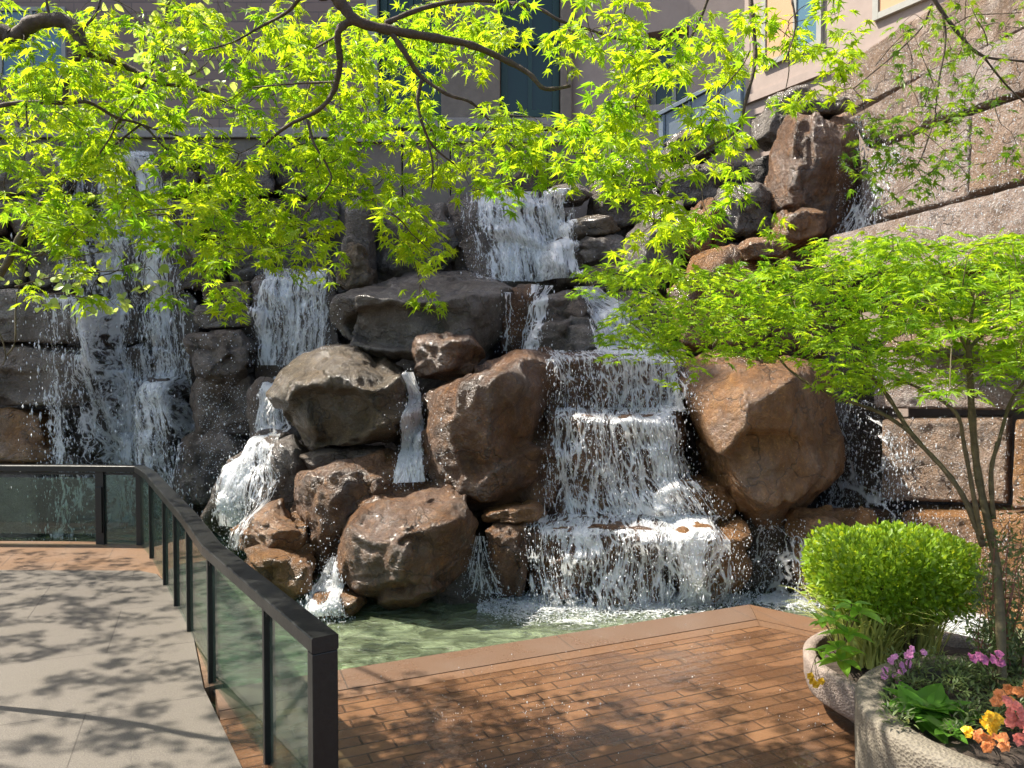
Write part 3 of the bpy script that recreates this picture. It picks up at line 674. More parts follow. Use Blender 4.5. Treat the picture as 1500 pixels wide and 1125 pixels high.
# inner corner of the coping
def isect(p, d, q, e):
    t = ((q.x-p.x)*e.y-(q.y-p.y)*e.x)/(d.x*e.y-d.y*e.x); return p+d*t
iA = isect(cA+nA*wd, dirA, cA+nR*wd, dirR)
railpts = [(-.735, 3.06), (-1.78, 4.62), (-2.27, 5.5), (-2.92, 6.6), (-3.52, 7.62), (-3.87, 8.13), (-4.30, 8.16), (-4.6, 8.18), (-9, 8.30)]
prism('coping', [cA, cB, cB+nA*wd, iA], -.42, 0, M['coping'])
prism('coping', [cA+dirR*.004, iA+dirR*.004, cR+nR*wd, cR], -.42, 0, M['paver_edge'])
wd2 = wd+.006; b2 = .11
iA2 = isect(cA+nA*(wd2), dirA, cA+nR*(wd2), dirR); iA3 = isect(cA+nA*(wd2+b2), dirA, cA+nR*(wd2+b2), dirR)
prism('brick_border', [iA2, cB+nA*wd2, cB+nA*(wd2+b2), iA3], -.42, -.003, M['paver_edge'])
prism('brick_border', [iA2+dirR*.004, iA3+dirR*.004, cR+nR*(wd2+b2), cR+nR*wd2], -.42, -.003, M['paver_edge'])
e3 = wd2+b2+.006; iA4 = isect(cA+nA*e3, dirA, cA+nR*e3, dirR)
prism('brick_plaza', [iA4, cB+nA*e3, (-1.556, 4.115), (-1.084, 3.334), (-.614, 2.624), (-.014, 1.0), (.606, -3), (9, -6), (12, -2), cR+nR*e3], -.42, -.004, M['paver'])
edge = [(p[0]-.14, p[1]-.10) for p in railpts]
conc = [(-1.80, 4.53), (-2.262, 5.50), (-2.908, 6.60), (-3.18, 6.98), (-3.40, 7.10), (-12, 7.20)]
prism('concrete_walk', conc+[(-12, -3), (.6, -3), (-.02, 1.0), (-.62, 2.62), (-1.09, 3.33)], -.42, 0, M['concrete'])
rp = [Vector((x, y, 0)) for x, y in railpts]
band = [(-1.792, 4.534), (-2.254, 5.504), (-2.900, 6.604), (-3.172, 6.984), (-3.396, 7.106), (-12, 7.206)]
prism('brick_walk_edge', band+[(-12, 8.42), (-4.6, 8.28), (-3.84, 8.24), (-3.45, 7.70), (-2.85, 6.64), (-2.20, 5.54), (-1.72, 4.60)], -.42, -.004, m_concrete('tan brick slabs', (.24, .14, .08), (.20, .12, .07), w=.9, hh=.5, rough=.45))
tag(obj('ground', new_mesh('ground', [(-60, -60, -.6), (60, -60, -.6), (60, 60, -.6), (-60, 60, -.6)], [(0, 1, 2, 3)]), M['slope']), kind='structure')
def m_bottom():
    m, t = mat('mossy pool floor'); n = N(t); v = coords(n)
    ns = n('TexNoise', {'Vector': v, 'Scale': 3, 'Detail': 6})
    n.out(n('BsdfPrincipled', {'Base Color': n.ramp(ns, [(.35, (.10, .14, .05)), (.7, (.22, .25, .08))]).outputs[0], 'Roughness': .8})); return m
pb = [(-9, 10.3), (-9, 8.3), (-4, 8.2), (-1.5, 4.3), (1.9, 5.9), (8, .5), (9, 9), (6, 10.3)]
o = obj('pool_floor', new_mesh('pool_floor', [(x, y, -.40) for x, y in pb], [tuple(range(8))]), m_bottom()); tag(o, kind='structure')
# water sheet with real ripples
nu, nv = 220, 150
X, Y = np.meshgrid(np.linspace(-9.5, 7, nu), np.linspace(3.2, 10.4, nv), indexing='ij')
Z = -.10+.012*fbm(np.stack([X*2.2, Y*3.4, X*0], -1).reshape(-1, 3), 3).reshape(X.shape)
keep = (Y > np.where(X < -1.6, 4.0+(-1.6-X)*1.55*1.0, 3.2)) | (X > -1.6)
i, j = np.meshgrid(np.arange(nu-1), np.arange(nv-1), indexing='ij'); i = i.ravel(); j = j.ravel()
o = obj('pool_water', new_mesh('pool_water', np.stack([X, Y, Z], -1).reshape(-1, 3), np.stack([i*nv+j, (i+1)*nv+j, (i+1)*nv+j+1, i*nv+j+1], 1)), M['pool']); tag(o, kind='structure')

# ------------------------------------------------------------ railing
t = thing('railing', 'black metal railing with green tinted glass panels along the pool edge', 'railing', (railpts[0][0], railpts[0][1], 0))
ZT = .82
hb = MB()
pl = [Vector((x, y, ZT-.03)) for x, y in railpts]
# one continuous swept handrail with mitred joints
V = []; F = []
for i_, p in enumerate(pl):
    d0 = (pl[i_]-pl[i_-1]).normalized() if i_ else (pl[1]-pl[0]).normalized()
    d1 = (pl[i_+1]-pl[i_]).normalized() if i_ < len(pl)-1 else d0
    s0 = Vector((-d0.y, d0.x, 0)); s1 = Vector((-d1.y, d1.x, 0)); s_ = (s0+s1).normalized(); s_ = s_/max(.5, s_.dot(s0))
    h, w2, c_ = .032, .055, .005
    for a, b in ((-w2, -h+c_), (-w2, h-c_), (-w2+c_, h), (w2-c_, h), (w2, h-c_), (w2, -h+c_), (w2-c_, -h), (-w2+c_, -h)):
        q = p+s_*a; V.append((q.x, q.y, q.z+b))
for i_ in range(len(pl)-1):
    for k_ in range(8): F.append((i_*8+k_, i_*8+(k_+1) % 8, (i_+1)*8+(k_+1) % 8, (i_+1)*8+k_))
F.append(tuple(range(8))); F.append(tuple((len(pl)-1)*8+k_ for k_ in range(7, -1, -1)))
hb.add(V, F); hb.build('handrail', M['rail'], t)
def along(p, q, f): return p+(q-p)*f
def segdir(a): d = a.normalized(); return math.atan2(d.y, d.x)
posts = []
d01 = (rp[1]-rp[0]).normalized()
posts.append((rp[0]+d01*.03, d01, .105, .06))
flat = [(368, 1118), (308, 1010), (268, 915), (240, 860), (222, 822)]
for f in (.40, 1.0): posts.append((along(rp[0], rp[1], f), d01, .055, .03))
for a, b, f in ((1, 2, 1.0), (2, 3, .52), (3, 4, .05), (3, 4, .95)):
    posts.append((along(rp[a], rp[b], f), (rp[b]-rp[a]).normalized(), .055, .03))
posts.append((rp[5]+Vector((0, 0, 0)), (rp[6]-rp[5]).normalized(), .06, .06))
posts.append((along(rp[5], rp[6], .98), (rp[7]-rp[6]).normalized(), .06, .09))
for f in (.28, .62, .96): posts.append((along(rp[7], rp[8], f), (rp[8]-rp[7]).normalized(), .06, .09))
for q, (c, d, wd_, dp) in enumerate(posts):
    b = MB(); ang = math.atan2(d.y, d.x)
    b.box((c.x-dp/2, c.y-wd_/2, -.12), (c.x+dp/2, c.y+wd_/2, ZT-.064), rot=ang, piv=c+Vector((0, 0, .3)))
    if q and q < 8:
        b.box((c.x-dp, c.y-wd_*.35, ZT-.12), (c.x+dp, c.y+wd_*.35, ZT-.066), rot=ang, piv=c+Vector((0, 0, .3)))
    if q >= 8: b.box((c.x-.035, c.y-.05, .12), (c.x+.035, c.y+.05, .6), rot=ang, piv=c+Vector((0, 0, .3)))
    b.build('post', M['rail'], t)
def panel(p, q, z0, z1, m=None):
    d = (q-p).normalized(); b = MB(); b.beam(p+Vector((0, 0, (z0+z1)/2))+d*.035, q+Vector((0, 0, (z0+z1)/2))-d*.035, .012, z1-z0, bev=.002)
    return b.build('glass_panel', m or M['glass'], t)
for q in range(len(posts)-1):
    a, b_ = posts[q][0], posts[q+1][0]
    z0 = -.02 if q < 8 else .10
    panel(a, b_, z0, ZT-.10 if q < 8 else ZT-.13)
    b = MB(); d = (b_-a).normalized()
    b.beam(a+Vector((0, 0, ZT-.085))+d*.03, b_+Vector((0, 0, ZT-.085))-d*.03, .02, .022, bev=.002)
    b.build('glazing_bar', M['rail'], t)
    if q < 8:
        b = MB(); b.beam(a+Vector((0, 0, -.04))+d*.03, b_+Vector((0, 0, -.04))-d*.03, .03, .03, bev=.002); b.build('bottom_bar', M['rail'], t)

# ------------------------------------------------------------ buildings
YB = 11.6
def quadwall(mb, a, b, z0, z1, th=.3):
    """wall slab from a to b (plan), thickness behind"""
    a = Vector((a[0], a[1], 0)); b = Vector((b[0], b[1], 0)); d = (b-a).normalized(); n_ = Vector((-d.y, d.x, 0))
    V = []
    for z in (z0, z1):
        for p in (a, b, b+n_*th, a+n_*th): V.append((p.x, p.y, z))
    mb.add(V, [(3, 2, 1, 0), (4, 5, 6, 7), (0, 1, 5, 4), (1, 2, 6, 5), (2, 3, 7, 6), (3, 0, 4, 7)])
px = lambda x, Y: (x-750)/FPX*Y
pz = lambda y, Y: P(750, y, Y).z
TOP = 10.6
t1 = thing('brick_building', 'purple brown brick facade in shade behind the left maple boughs', 'building', (px(200, YB), YB, 0))
m_ = MB(); quadwall(m_, (-11.5, YB), (px(540, YB), YB), -.5, TOP); m_.build('wall', M['brickwall'], t1)
m_ = MB(); quadwall(m_, (-12, 10.3), (-12, YB+3), -.5, 21.5, .4); m_.build('shade_wall', M['brickwall'], t1)  # unseen wall, added and sized to keep sun off the left and top falls
m_ = MB(); m_.box((px(540, YB)+.002, YB-.06, 2), (px(556, YB), YB+.3, TOP)); m_.build('corner_trim', M['win_frame'], t1)
m_ = MB(); m_.box((-11, YB-.10, pz(213, YB)), (px(538, YB), YB-.003, pz(196, YB))); m_.build('ledge', M['stone_sill'], t1)
for x0, x1, y0, y1 in ((14, 100, 18, 112), (-120, -30, 18, 112), (250, 330, -160, -40)):
    f = MB(); X0, X1, Z0, Z1 = px(x0, YB), px(x1, YB), pz(y1, YB), pz(y0, YB)
    for a, b in (((X0-.06, Z0-.06), (X0, Z1+.06)), ((X1, Z0-.06), (X1+.06, Z1+.06)), ((X0+.002, Z1), (X1-.002, Z1+.06)), ((X0+.002, Z0-.06), (X1-.002, Z0)), (((X0+X1)/2-.02, Z0+.002), ((X0+X1)/2+.02, Z1-.002))):
        f.box((a[0], YB-.05, a[1]), (b[0], YB+.02, b[1]))
    fo = f.build('window_frame', M['win_frame'], t1)
    g = MB(); g.box((X0-.01, YB-.025, Z0-.01), (X1+.01, YB-.005, Z1+.01), bev=0); g.build('pane', M['blue_glass'], fo)
t2 = thing('stone_building', 'tall grey stone building with dark green windows behind the top waterfall', 'building', (px(760, YB), YB, 0))
m_ = MB()
quadwall(m_, (px(556, YB)+.003, YB+.25), (px(1000, YB), YB+.25), -.5, TOP, .3)
m_.build('wall', M['wall'], t2)
for x0, x1 in ((648, 733), (820, 836)):
    m_ = MB(); m_.box((px(x0, YB), YB-.12, 1), (px(x1, YB), YB+.248, TOP), bev=.02); m_.build('pilaster', M['wall'], t2)
for x0, x1, yb in ((558, 647, 176), (734, 819, 168)):
    X0, X1, Z0 = px(x0, YB), px(x1, YB), pz(yb, YB)
    f = MB()
    f.box((X0, YB+.10, Z0), (X0+.10, YB+.24, TOP)); f.box((X1-.10, YB+.10, Z0), (X1, YB+.24, TOP)); f.box((X0+.102, YB+.10, Z0), (X1-.102, YB+.24, Z0+.10))
    f.box(((X0+X1)/2-.03, YB+.12, Z0+.102), ((X0+X1)/2+.03, YB+.24, TOP)); f.box((X0+.102, YB+.11, pz(62, YB)), ((X0+X1)/2-.032, YB+.235, pz(55, YB))); f.box(((X0+X1)/2+.032, YB+.11, pz(62, YB)), (X1-.102, YB+.235, pz(55, YB)))
    fo = f.build('window', M['green_frame'], t2)
    g = MB(); g.box((X0+.08, YB+.17, Z0+.08), (X1-.08, YB+.2, TOP), bev=0); g.build('pane', M['win_dark'], fo)
m_ = MB(); m_.box((px(556, YB)+.01, YB-.2, pz(192, YB)), (px(828, YB), YB+.245, pz(178, YB)), bev=.015); m_.build('sill_course', M['stone_sill'], t2)
t3 = thing('parapet_wall', 'low grey panelled wall directly above the top waterfall', 'wall', (px(740, 10.2), 10.2, 3.4))
for x0, x1 in ((500, 590), (592, 660), (662, 735), (737, 800), (802, 870)):
    m_ = MB(); m_.box((px(x0, 10.2), 10.15, 3.3), (px(x1, 10.2), 10.35, pz(212, 10.2)), bev=.012); m_.build('panel', M['wall'], t3)
m_ = MB(); m_.box((px(495, 10.2), 10.08, pz(211.5, 10.2)), (px(876, 10.2), 10.42, pz(196, 10.2)), bev=.015); m_.build('coping', M['stone_sill'], t3)
t3 = thing('parapet_wall', 'long low grey wall at the top of the wide left fall', 'wall', (px(200, 10.3), 10.3, 3.8))
m_ = MB(); m_.box((-11, 10.25, 3.9), (px(495, 10.3), 10.5, pz(205, 10.3)), bev=.012); m_.build('panel', M['wall'], t3)
m_ = MB(); m_.box((-11, 10.19, pz(204.5, 10.3)), (px(496, 10.3), 10.56, pz(190, 10.3)), bev=.015); m_.build('coping', M['stone_sill'], t3)
# wing seen obliquely on the right
t4 = thing('wing_building', 'pinkish stucco building wing stepping up to the right, sunlit beyond its corner', 'building', (px(1000, 11), 11, 0))
w0 = Vector((px(836, YB)+.004, YB+.02, 0)); w1 = Vector((px(1086, 10.7), 10.7, 0)); w2 = Vector((5.2, 6.9, 0)); w3 = Vector((8.5, 2.0, 0))
dW = (w1-w0).normalized(); nW = Vector((-dW.y, dW.x, 0))
# opening for the window between px 945 and 1005
def atpx(x):
    """point of the front wing wall seen at column x"""
    k = (x-750)/FPX; t_ = (k*w0.y-w0.x)/(dW.x-k*dW.y); return w0+dW*t_
a_, b_ = atpx(946), atpx(1006); zb, zt = pz(158, 11.2), pz(48, 11.2)
m_ = MB(); quadwall(m_, w0, a_, -.5, TOP, .5); quadwall(m_, a_+dW*.002, b_-dW*.002, -.5, zb, .5); quadwall(m_, a_+dW*.002, b_-dW*.002, zt, TOP, .5); quadwall(m_, b_, w1, -.5, TOP, .5)
m_.build('wall', M['wing'], t4)
f = MB()
for p_, q_ in ((a_, a_+dW*.07), (b_-dW*.07, b_), (a_+dW*.30, a_+dW*.36)): quadwall(f, p_+nW*.25, q_+nW*.25, zb, zt, .06)
quadwall(f, a_+dW*.07+nW*.25, b_-dW*.07+nW*.25, zt-.08, zt, .055); quadwall(f, a_+dW*.07+nW*.25, b_-dW*.07+nW*.25, zb, zb+.06, .055)
fo = f.build('window', M['win_frame'], t4)
g = MB(); quadwall(g, a_+nW*.28, b_+nW*.28, zb, zt, .01); g.build('pane', M['win_dark'], fo)
m_ = MB(); quadwall(m_, a_-dW*.08-nW*.10, b_+dW*.08-nW*.10, zb-.10, zb-.002, .18); m_.build('sill', M['stone_sill'], t4)
d2 = (w2-w1).normalized(); n2 = Vector((-d2.y, d2.x, 0))
m_ = MB(); quadwall(m_, w1+d2*.002, w2, -.5, TOP, .4); quadwall(m_, w2+d2*.002, w3, -.5, TOP, .4); m_.build('sunlit_wall', M['wing'], t4)
for k_, (s0, zz) in enumerate(((.35, 5.72), (2.0, 5.72))):
    f = MB(); L_ = .95
    quadwall(f, w1+d2*s0-n2*.05, w1+d2*(s0+.07)-n2*.05, zz, zz+2.2, .048); quadwall(f, w1+d2*(s0+L_-.07)-n2*.05, w1+d2*(s0+L_)-n2*.05, zz, zz+2.2, .048)
    quadwall(f, w1+d2*(s0+.072)-n2*.05, w1+d2*(s0+L_-.072)-n2*.05, zz, zz+.07, .048); quadwall(f, w1+d2*(s0+L_*.55)-n2*.05, w1+d2*(s0+L_*.55+.05)-n2*.05, zz+.072, zz+2.2, .048)
    fo = f.build('window', M['win_frame'], t4)
    g = MB(); quadwall(g, w1+d2*(s0+.02)-n2*.03, w1+d2*(s0+L_*.55)-n2*.03, zz+.02, zz+2.2, .02); g.build('blind', M['peach'], fo)
    g = MB(); quadwall(g, w1+d2*(s0+L_*.58)-n2*.03, w1+d2*(s0+L_-.02)-n2*.03, zz+.02, zz+2.2, .02); g.build('pane', M['blue_glass'], fo)
for zz in (4.75, 5.35):
    m_ = MB(); quadwall(m_, w1+d2*.05-n2*.05, w2-n2*.05, zz, zz+.10, .048); m_.build('string_course', M['wing'], t4)
# blue grey metal parapet
t5 = thing('metal_parapet', 'blue grey metal parapet panel sloping up below the pink wing window', 'parapet', tuple(P(1020, 180, 10)))
A_, B_ = P(966, 172, 10.2), P(1092, 106, 9.5); C_, D_ = P(966, 232, 10.2), P(1092, 182, 9.5)
m_ = MB(); V = [A_, B_, D_, C_]; V = [tuple(v) for v in V]+[(v.x, v.y+.06, v.z) for v in V]
m_.add(V, [(0, 1, 2, 3), (7, 6, 5, 4), (0, 4, 5, 1), (1, 5, 6, 2), (2, 6, 7, 3), (3, 7, 4, 0)]); m_.build('panel', M['blue_metal'], t5)
m_ = MB(); m_.beam(A_+Vector((0, .03, .03)), B_+Vector((0, .03, .03)), .12, .05); m_.build('top_rail', M['blue_metal'], t5)
for f_ in (.05, .36, .68, .95):
    m_ = MB(); p_ = A_.lerp(B_, f_); q_ = C_.lerp(D_, f_); m_.beam(p_+Vector((0, -.015, 0)), q_+Vector((0, -.015, 0)), .03, .028, up=(0, 1, 0)); m_.build('batten', M['blue_metal'], t5)
# ------------------------------------------------------------ falling water
# droplets: small octahedra
OCT = np.array([(1, 0, 0), (-1, 0, 0), (0, 1, 0), (0, -1, 0), (0, 0, 1), (0, 0, -1)], float)
OF = np.array([(0, 2, 4), (2, 1, 4), (1, 3, 4), (3, 0, 4), (2, 0, 5), (1, 2, 5), (3, 1, 5), (0, 3, 5)])
def drops(pts, sizes, stretch):
    pts = np.asarray(pts); n = len(pts)
    V = OCT[None]*np.asarray(sizes)[:, None, None]
    V = V*np.stack([np.ones(n), np.ones(n), stretch], -1)[:, None, :]+pts[:, None, :]
    F = OF[None]+6*np.arange(n)[:, None, None]
    return V.reshape(-1, 3), F.reshape(-1, 3)
def fall(label, rows_, dens=.0, dens_rows=None, nx=None, layers=1, ndrop=0, dsize=.0027, throw=.10, follow=True, off=.015, edge=.12, group=None, foam=.30, maxjump=.75, udens=None, seed=0, m='fall'):
    """rows_: (y, Y, x left, x right) down the fall; the water traces the rocks below its lip"""
    rs = np.random.default_rng(500+seed)
    L = [P(r[2], r[0], r[1]) for r in rows_]; Rr = [P(r[3], r[0], r[1]) for r in rows_]
    zs = np.array([p.z for p in L]); xl = np.array([p.x for p in L]); xr = np.array([p.x for p in Rr]); ys = np.array([r[1] for r in rows_])
    zt, zb = zs[0], zs[-1]; dz = .022
    nz = max(6, int((zt-zb)/dz)); W = np.max(xr-xl); nx = nx or max(8, int(W/.022))
    zz = np.linspace(zt, zb, nz)
    f = lambda a: np.interp(-zz, -zs, a)
    XL, XR, YR = f(xl), f(xr), f(ys)
    Vv = np.zeros((nx, nz, 3)); flow = np.zeros((nx, nz, 3))
    ph = rs.uniform(0, 50)
    for i in range(nx):
        u = i/(nx-1); yp = YR[0]; v = 0
        wob = .05*noise(np.stack([np.full(nz, u*W*3+ph), zz*1.5, np.zeros(nz)], -1))
        for j in range(nz):
            x = XL[j]+(XR[j]-XL[j])*u+wob[j]*min(1, j/6); z = zz[j]; jump = 0
            if follow:
                o_ = Vector((x, yp-maxjump, z)); h = bvh.ray_cast(o_, Vector((0, 1, 0)), maxjump+.6)
                tgt = h[0].y-off if h[0] is not None else yp
                if tgt < yp: jump = yp-tgt; yn = yp-min(jump, .16)
                else: yn = yp+min(.012, tgt-yp)
            else: yn = YR[j]
            v += math.hypot(dz, yn-yp); yp = yn
            Vv[i, j] = (x, yn, z)
            e = min(u, 1-u); ed = min(1, e/edge) if edge else 1
            d_ = dens+foam*min(1, jump*5)-(1-ed)*.45
            if udens is not None: d_ += np.interp(u, udens[0], udens[1])
            flow[i, j] = (u*W+ph, v, d_-max(0, .10-e)*2.2*abs(math.sin(j*.13+ph)+math.sin(j*.31)))
    if dens_rows is not None: flow[:, :, 2] += np.interp(-zz, [-P(750, a[0], a[1]).z for a in dens_rows], [a[2] for a in dens_rows])[None]
    Vv[:, :, 1] = np.minimum.reduce([np.roll(Vv[:, :, 1], k_, 0) if 0 else Vv[np.clip(np.arange(nx)+k_, 0, nx-1), :, 1] for k_ in (-2, -1, 0, 1, 2)])
    for k_ in range(3): Vv[:, :, 1] = (Vv[np.clip(np.arange(nx)-1, 0, nx-1), :, 1]+2*Vv[:, :, 1]+Vv[np.clip(np.arange(nx)+1, 0, nx-1), :, 1])/4
    flow[:, :, 1] = flow[:, :, 1].mean(0)[None]
    # spread the foam a little downstream
    fo_ = flow[:, :, 2].copy()
    for k_ in range(1, 6): fo_[:, k_:] = np.maximum(fo_[:, k_:], flow[:, :-k_, 2]-.07*k_)
    flow[:, :, 2] = fo_
    parts = []; fl = []; Fs = []; nb = 0; mi = []
    base = Vv.reshape(-1, 3)
    i, j = np.meshgrid(np.arange(nx-1), np.arange(nz-1), indexing='ij'); i = i.ravel(); j = j.ravel()
    for l in range(layers):
        V2 = base.copy(); V2[:, 1] -= .035*l+.018*(fbm(base*np.array([9, 3, 4])+l*9, 2))
        V2[:, 0] += .02*l*fbm(base*3+4, 1)
        f2 = flow.reshape(-1, 3).copy(); f2[:, 0] += l*7.3; f2[:, 1] += l*3.1; f2[:, 2] -= .05*l
        parts.append(V2); fl.append(f2); Fs += (np.stack([i*nz+j, (i+1)*nz+j, (i+1)*nz+j+1, i*nz+j+1], 1)+nb).tolist(); nb += len(V2)
    mi += [0]*len(Fs)
    if ndrop:
        a = rs.integers(0, nx, ndrop); b = np.clip((rs.beta(1.5, 1.0, ndrop)*nz).astype(int), 0, nz-1)
        p_ = Vv[a, b].copy(); p_[:, 1] -= np.abs(rs.normal(0, throw, ndrop)); p_[:, 0] += rs.normal(0, throw*.55, ndrop); p_[:, 2] += rs.normal(0, .04, ndrop)
        keep = p_[:, 2] > -.1
        p_ = p_[keep]; n_ = len(p_)
        dv, df = drops(p_, dsize*rs.lognormal(-.1, .45, n_), rs.uniform(1.2, 4.0, n_))
        parts.append(dv); fl.append(np.zeros_like(dv)); Fs += (df+nb).tolist(); nb += len(dv); mi += [1]*len(df)
    V = np.vstack(parts); org = V.mean(0); org[2] = V[:, 2].min()
    me = new_mesh('waterfall', V-org, Fs)
    at = me.attributes.new('flow', 'FLOAT_VECTOR', 'POINT'); at.data.foreach_set('vector', np.vstack(fl).astype(np.float32).ravel())
    o = obj('waterfall', me, [M[m], M['drop']]); o.location = org
    me.polygons.foreach_set('material_index', mi)
    tag(o, label, 'waterfall', group); return o
fall('top waterfall dropping in straight white threads over the highest middle lip', [(281, 8.95, 668, 834), (330, 8.9, 672, 840), (412, 8.75, 690, 852)], dens=.24, layers=2, ndrop=1000, foam=.3, m='veil', seed=1, udens=((0, .2, .35, 1), (-.2, -.1, .1, .14)))
fall('thin stream running down left of the dark dome rock', [(418, 8.1, 778, 812), (450, 7.95, 772, 800), (516, 7.85, 762, 786)], dens=.38, ndrop=300, seed=2, edge=.25)
fall('thread of water between the flat-topped boulder and the squarish rock', [(430, 8.0, 738, 754), (514, 7.95, 734, 752)], dens=.1, ndrop=160, seed=3, edge=.3)
fall('white stream curving down right of the dark dome rock behind the maple tip', [(420, 8.1, 838, 880), (450, 7.95, 855, 925), (520, 7.8, 872, 985)], dens=.40, layers=2, ndrop=700, seed=4)
fall('upper cascade over the long ledge rock, dense on its right', [(513, 7.6, 790, 990), (530, 7.3, 795, 998), (600, 7.15, 800, 1005)], dens=.06, layers=2, ndrop=1800, seed=5, udens=((0, .12, .2, .35, .55, .75, 1), (.1, .1, -.12, -.02, .12, .30, .25)))
fall('middle cascade spreading white over the second ledge', [(597, 7.1, 795, 1000), (620, 6.85, 795, 1003), (700, 6.8, 795, 1025), (752, 6.75, 793, 1062)], dens=.17, layers=2, ndrop=2200, seed=6, udens=((0, .1, .25, .5, .7, .85, 1), (.1, 0, -.04, .06, .24, .1, -.05)))
fall('wide lowest cascade pouring into the pool', [(749, 6.85, 772, 1075), (770, 6.5, 768, 1085), (885, 6.4, 776, 1092)], dens=.13, layers=2, ndrop=2400, seed=7, udens=((0, .05, .12, .3, .55, .68, .73, .78, .84, 1), (.30, .24, -.04, .05, .05, .12, .5, .5, -.02, -.05)))
fall('thin lacy falls over the dark recess beside the huge tan boulder', [(765, 6.85, 1098, 1168), (885, 6.75, 1095, 1180)], dens=.04, ndrop=900, seed=8, throw=.12)
fall('thin right fall dropping in the dark gap beside the orange granite block', [(585, 7.6, 1230, 1258), (750, 7.4, 1222, 1268)], dens=.05, ndrop=1700, seed=9, throw=.16, dsize=.0035)
fall('short fall in the corner between the tallest dark block and the granite courses', [(175, 8.3, 1240, 1262), (240, 8.2, 1252, 1272), (305, 7.9, 1246, 1280), (340, 7.8, 1235, 1290)], dens=-.05, ndrop=900, seed=10, throw=.08, dsize=.0035, dens_rows=[(175, 8.2, 0), (290, 8, .0), (310, 7.9, .3), (340, 7.8, .2)])
fall('wide left fall of loose strands and spray down the dark stone wall', [(222, 9.75, 120, 235), (260, 9.7, 112, 262), (330, 9.6, 100, 280), (560, 9.3, 90, 285), (640, 9.1, 80, 300), (790, 8.95, 70, 310)], dens=.10, layers=2, ndrop=3600, m='veil', seed=11, throw=.22, dsize=.0055, foam=.40, dens_rows=[(222, 9.7, .08), (500, 9.4, -.04), (560, 9.3, .08), (700, 9.1, .0)],
     udens=((0, .08, .16, .24, .3, .42, .5, .58, .7, .76, .84, 1), (.12, .1, -.18, -.1, .14, .16, -.08, -.04, .16, .18, -.1, -.1)))
fall('middle-left fall behind the hollow-faced boulder', [(393, 9.05, 378, 490), (440, 9.0, 372, 492), (535, 8.85, 375, 480)], dens=.14, layers=2, ndrop=1000, m='veil', seed=12, throw=.1, udens=((0, .15, .5, .8, 1), (.1, .08, .0, .12, .2)))
fall('slanting white stream sliding down behind the handrail', [(515, 8.7, 440, 478), (545, 8.4, 395, 458), (600, 8.1, 368, 425), (640, 7.75, 342, 425), (700, 7.5, 315, 432), (780, 7.25, 298, 400)], dens=.30, layers=2, ndrop=1600, seed=13, throw=.10, udens=((0, .1, .45, .7, 1), (.15, .25, .15, -.15, -.25)))
fall('narrow bright stream squeezing down between the two middle boulders', [(545, 7.3, 590, 606), (580, 7.1, 596, 614), (620, 6.85, 588, 616), (706, 6.72, 574, 624)], dens=.62, layers=2, ndrop=900, seed=14, throw=.05, edge=.08)
fall('foaming trickle at the left foot of the pool boulder', [(815, 6.5, 486, 502), (850, 6.35, 462, 506), (892, 6.15, 440, 512)], dens=.48, layers=2, ndrop=800, seed=15, throw=.06)
fall('thin trickle over the low dark rock right of the pool boulder', [(785, 6.45, 696, 712), (830, 6.3, 690, 722), (885, 6.15, 672, 748)], dens=.22, ndrop=500, seed=16, throw=.05)
0 and fall('film of water running off the tan face of the split block', [(585, 6.8, 655, 715), (650, 6.6, 650, 716)], dens=-.18, seed=17)
# loose spray on the right wall and floating droplets
def spray(name, label, boxes, seed, size=.0035, hit=True):
    rs = np.random.default_rng(seed); pts = []
    for (x0, y0, x1, y1, Y0, n_, depth) in boxes:
        for k_ in range(n_):
            x = rs.uniform(x0, x1); y = rs.uniform(y0, y1); d_ = P(x, y, 1)-Vector((0, 0, HCAM)); o_ = Vector((0, 0, HCAM))+d_*(Y0-1.2)
            h = bvh.ray_cast(o_, d_.normalized(), 5)
            if h[0] is None: continue
            pts.append(tuple(h[0]-d_*abs(rs.normal(.01, depth))))
    V, F = drops(np.array(pts), size*rs.lognormal(0, .4, len(pts)), rs.uniform(1, 2, len(pts)))
    org = V.mean(0); o = obj(name, new_mesh(name, V-org, F), M['drop']); o.location = org
    tag(o, label, 'spray', kind='stuff')
spray('water_spray', 'fine white droplets bouncing off the granite courses of the right wall', [(1225, 230, 1500, 400, 7, 3600, .05), (1250, 60, 1500, 230, 7.5, 2400, .05), (1235, 500, 1500, 760, 6.8, 2000, .14), (1300, 740, 1480, 860, 6.6, 900, .12)], 3, .0025)
spray('water_spray', 'scattered droplets hanging in front of the dark left rocks', [(80, 430, 350, 700, 8.8, 1000, .3), (290, 560, 360, 700, 8.5, 600, .3), (360, 400, 500, 540, 8.6, 700, .15), (440, 740, 500, 870, 6.5, 130, .12), (560, 590, 660, 720, 6.6, 120, .1), (1090, 760, 1180, 880, 6.6, 500, .12)], 4, .0034)
